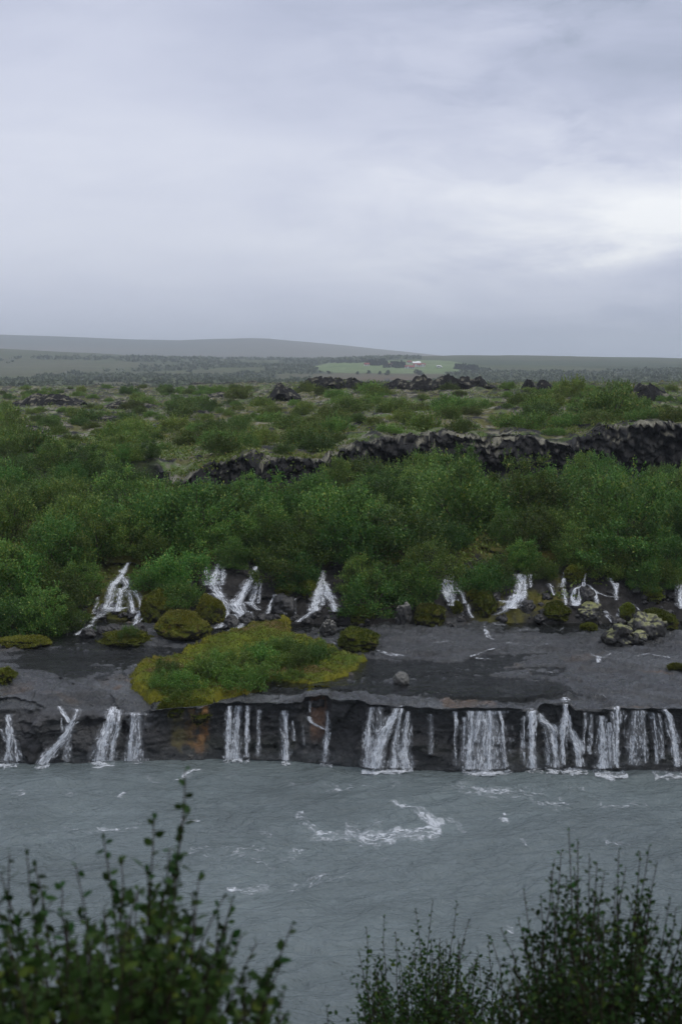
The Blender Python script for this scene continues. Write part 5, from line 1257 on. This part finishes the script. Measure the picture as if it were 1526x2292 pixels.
# farm trees
ft = [(px_, 812 + rs.uniform(-1, 1.0), .55) for px_ in range(742, 832, 7)] + [(px_, 817.5 + rs.uniform(-1, 1), .95) for px_ in (829, 835, 841, 847, 854, 859)] + [(px_, 823 + rs.uniform(-1, .8), .95) for px_ in (863, 878, 884, 890, 896, 901)] \
    + [(px_, 826 + (px_ - 1020) * .06 + rs.uniform(-1, 1), .85 if px_ < 1065 else .5) for px_ in range(1022, 1100, 6)] + [(825, 836, .5), (868, 837, .5), (850, 838, .45), (800, 838, .4), (932, 836, .6), (940, 839, .6)]
for px_, py_, s in ft:
    lab = 'dark tree in the row behind the leftmost farmhouse' if py_ < 814 else 'dark tree in the clump around the red roofed houses' if px_ < 910 and py_ < 830 else 'dark tree in the grove right of the farm field' if px_ > 1000 else 'lone dark bush below the farm field'
    put_shrub('conifer_tree', FARV[rs.randrange(3)], hit_plain(px_, py_) - Vector((0, 0, .3)), s * 1.25, rs.uniform(0, 6), lab, 'tree', 'farm trees: ' + lab.split(' in the ')[-1])
# ================================================================== FOREGROUND SHRUBS
def leaf_shape():
    """one birch leaf along +Y, 1 long, folded a little along its rib"""
    o_ = [(0, 0, 0), (.20, .12, .05), (.34, .34, .085), (.33, .55, .07), (.20, .80, .03), (0, 1.0, -.04), (-.20, .80, .03), (-.33, .55, .07), (-.34, .34, .085), (-.20, .12, .05)]
    rib = [(0, .34, 0), (0, .62, 0)]
    V = np.array(o_ + rib); f = [(0, 1, 2, 10), (10, 2, 3, 11), (11, 3, 4, 5), (0, 10, 8, 9), (10, 11, 7, 8), (11, 5, 6, 7)]
    return V, np.array(f)


LV, LF = leaf_shape()
LEAF_ME = mesh_np('leaf', LV, LF, M_LEAFN, True)


def frames(d, n_):
    d = d / (np.linalg.norm(d, axis=1)[:, None] + 1e-9); s = np.cross(d, n_); s = s / (np.linalg.norm(s, axis=1)[:, None] + 1e-9)
    return np.stack([s, d, np.cross(s, d)], 2)


def cross1(a, b_):
    c = np.array((a[1] * b_[2] - a[2] * b_[1], a[2] * b_[0] - a[0] * b_[2], a[0] * b_[1] - a[1] * b_[0])); return c / (math.sqrt(c[0] ** 2 + c[1] ** 2 + c[2] ** 2) + 1e-9)


def near_shrub(name, label, base_px, D, tips, top, n_fill, leaf, seed, n_obj=300, spread=.35, ybot=2330, twig=.14, tipsizes=.6, gap=.022, wide=.25, depth=.5):
    r_ = np.random.default_rng(seed); bx = (base_px - 763) / F * D; zb = near_z(D) + .02
    root = tag(ob(name, None, loc=Vector((bx, D, zb))), label, 'shrub'); off = np.array((bx, D, zb))
    shoots = [(px, py, D + r_.uniform(-.12, .12), 1) for px, py in tips]
    tx = [q[0] for q in top]; ty = [q[1] for q in top]
    for k in range(n_fill):
        px = r_.uniform(tx[0], tx[-1]); t0 = np.interp(px, tx, ty); py = t0 + 12 + (ybot - t0) * r_.random() ** .95
        shoots.append((px, py, D + r_.uniform(-depth, depth), 0))
    leaves, wood = [], []
    for px, py, dd, main in shoots:
        tip = np.array(at_y(px, py, dd)[:]); b0 = np.array((bx + r_.normal(0, wide * .3) + (tip[0] - bx) * .35, dd + r_.normal(0, .08), zb - .05)); b0[2] = near_z(b0[1]) - .03
        ln = tip[2] - b0[2]; m_ = b0 + (tip - b0) * np.array((.35, .4, .55)) + r_.normal(0, .03, 3)
        t_ = np.linspace(0, 1, 15)[:, None]; C = (1 - t_) ** 2 * b0 + 2 * t_ * (1 - t_) * m_ + t_ ** 2 * tip
        C[1:-1] += r_.normal(0, .004, (13, 3))
        wood.append(tube(C, .0055 if main else .004, .0016, 5))
        L_ = np.r_[0, np.cumsum(np.linalg.norm(np.diff(C, axis=0), axis=1))]
        s = L_[-1] * .28; k = 0; ph = r_.random() * 6.28

        Lf = np.linspace(0, L_[-1], 160); Cf = np.stack([np.interp(Lf, L_, C[:, i]) for i in range(3)], 1)

        def at(q): return Cf[min(159, max(0, int(q / L_[-1] * 159)))]

        def add_leaf(p_, dr, sc_):
            leaves.append((p_, dr, sc_))
        while s < L_[-1]:
            fr = s / L_[-1]; p_ = at(s); tg = at(min(s + .02, L_[-1])) - at(s - .02); tg /= np.linalg.norm(tg) + 1e-9
            ph += 2.4; side = cross1(tg, (math.cos(ph), math.sin(ph), 0))
            sc_ = leaf * (1.05 - (1 - tipsizes) * max(0, (fr - .75) * 4)) * r_.uniform(.75, 1.15)
            add_leaf(p_ + side * .004, side * .85 + tg * .55, sc_)
            if k % 2 == 1 and fr < .9 and fr > .3:
                tl = twig * r_.uniform(.5, 1.2) * (1 - .55 * fr); dr = side * .85 + tg * .7 + np.array((0, 0, .15)) + r_.normal(0, .2, 3); dr /= np.linalg.norm(dr)
                e_ = p_ + dr * tl; mid = (p_ + e_) / 2 + r_.normal(0, .006, 3); wood.append(tube([p_, mid, e_], .0016, .0008, 4))
                for q in np.arange(.25, 1.01, gap * .95 / tl):
                    ph += 2.4; s2 = cross1(dr, (math.cos(ph), math.sin(ph), .3))
                    add_leaf(p_ + dr * tl * q, s2 * .8 + dr * .6, leaf * r_.uniform(.6, 1.0))
            s += gap * r_.uniform(.8, 1.25); k += 1
        add_leaf(tip, (C[-1] - C[-3]), leaf * tipsizes * .8)
    V, f = merge(wood); ob('branches', mesh_np('branches', V - off, f, M_NBARK), root)
    # the leaves that show largest against the water become parts, the rest one mass
    P_ = np.array([q[0] for q in leaves]); DR = np.array([q[1] for q in leaves]) + r_.normal(0, .25, (len(leaves), 3)); SCL = np.array([q[2] for q in leaves])
    FR = frames(DR, np.array((0, 0, 1.)) + r_.normal(0, .55, DR.shape)) * SCL[:, None, None]; qx, qy = proj_np(P_); rank = qy - np.interp(qx, tx, ty); order = np.argsort(rank + np.where((qx < -20) | (qx > 1546) | (qy > 2300), 900, 0))
    for i in order[:n_obj]:
        p_, M_ = P_[i], FR[i]; o_ = ob('leaf', LEAF_ME, root)
        m4 = Matrix.Identity(4)
        for a in range(3):
            for b_ in range(3): m4[a][b_] = float(M_[a, b_])
            m4[a][3] = float(p_[a] - off[a])
        o_.matrix_local = m4
    rest = order[n_obj:]
    if len(rest):
        Ms = FR[rest]; Ps = P_[rest] - off
        V = (np.einsum('nij,kj->nki', Ms, LV) + Ps[:, None, :]).reshape(-1, 3); f = (LF[None] + (np.arange(len(rest)) * len(LV))[:, None, None]).reshape(-1, 4)
        tag(ob('foliage', mesh_np('foliage', V, f, M_LEAFN), root), kind='stuff')
    return root


near_shrub('foreground_birch', 'blurred dark birch shrub with round leaves in the lower left corner', 260, 3.6,
           [(415, 1722), (345, 1818), (232, 1880), (62, 1915), (76, 1925), (170, 1940), (22, 1908), (272, 1925), (403, 1895), (445, 1965), (500, 2012), (522, 2012), (655, 2068), (2, 1955), (632, 2150), (380, 1900), (140, 1985), (575, 2110), (330, 1950)],
           [(-160, 1960), (0, 1985), (60, 2000), (150, 2010), (230, 1990), (300, 1950), (345, 1925), (400, 1930), (450, 2000), (520, 2050), (570, 2110), (620, 2170), (650, 2230)], 190, .041, 71, twig=.17, gap=.029)
near_shrub('foreground_birch', 'fine leaved birch shrub at the bottom, left of the tall right one', 965, 7.4,
           [(968, 2016), (1022, 2020), (930, 2036), (860, 2050), (820, 2078), (1048, 2062), (1092, 2092), (803, 2128), (797, 2206), (1000, 2105), (885, 2085), (1070, 2130), (838, 2160), (1102, 2160)],
           [(800, 2190), (830, 2130), (870, 2095), (930, 2070), (1000, 2070), (1060, 2100), (1100, 2150), (1130, 2180)], 120, .031, 72, n_obj=300, twig=.34, gap=.026, wide=.35, depth=.7)
near_shrub('foreground_birch', 'tall dark birch shrub in the lower right corner', 1330, 5.4,
           [(1272, 1860), (1292, 1882), (1240, 1922), (1172, 1995), (1232, 1955), (1318, 1915), (1384, 1902), (1432, 1908), (1452, 1894), (1470, 1930), (1498, 2014), (1120, 2078), (1101, 2108), (1335, 1930), (1352, 1950), (1512, 2030), (1210, 2010), (1400, 1940), (1160, 2060), (1540, 1990), (1255, 1905)],
           [(1110, 2180), (1150, 2100), (1190, 2040), (1230, 1980), (1290, 1930), (1350, 1950), (1440, 1945), (1470, 1990), (1510, 2060), (1560, 2060), (1700, 2060)], 200, .029, 73, twig=.24, gap=.024, wide=.35, depth=.6)
near_shrub('birch_sprig', 'single small leafy sprig at the bottom edge between the shrubs', 742, 6.0, [(731, 2250), (750, 2292)], [(725, 2260), (760, 2290)], 3, .026, 74, n_obj=60, twig=.05, wide=.05, depth=.1)
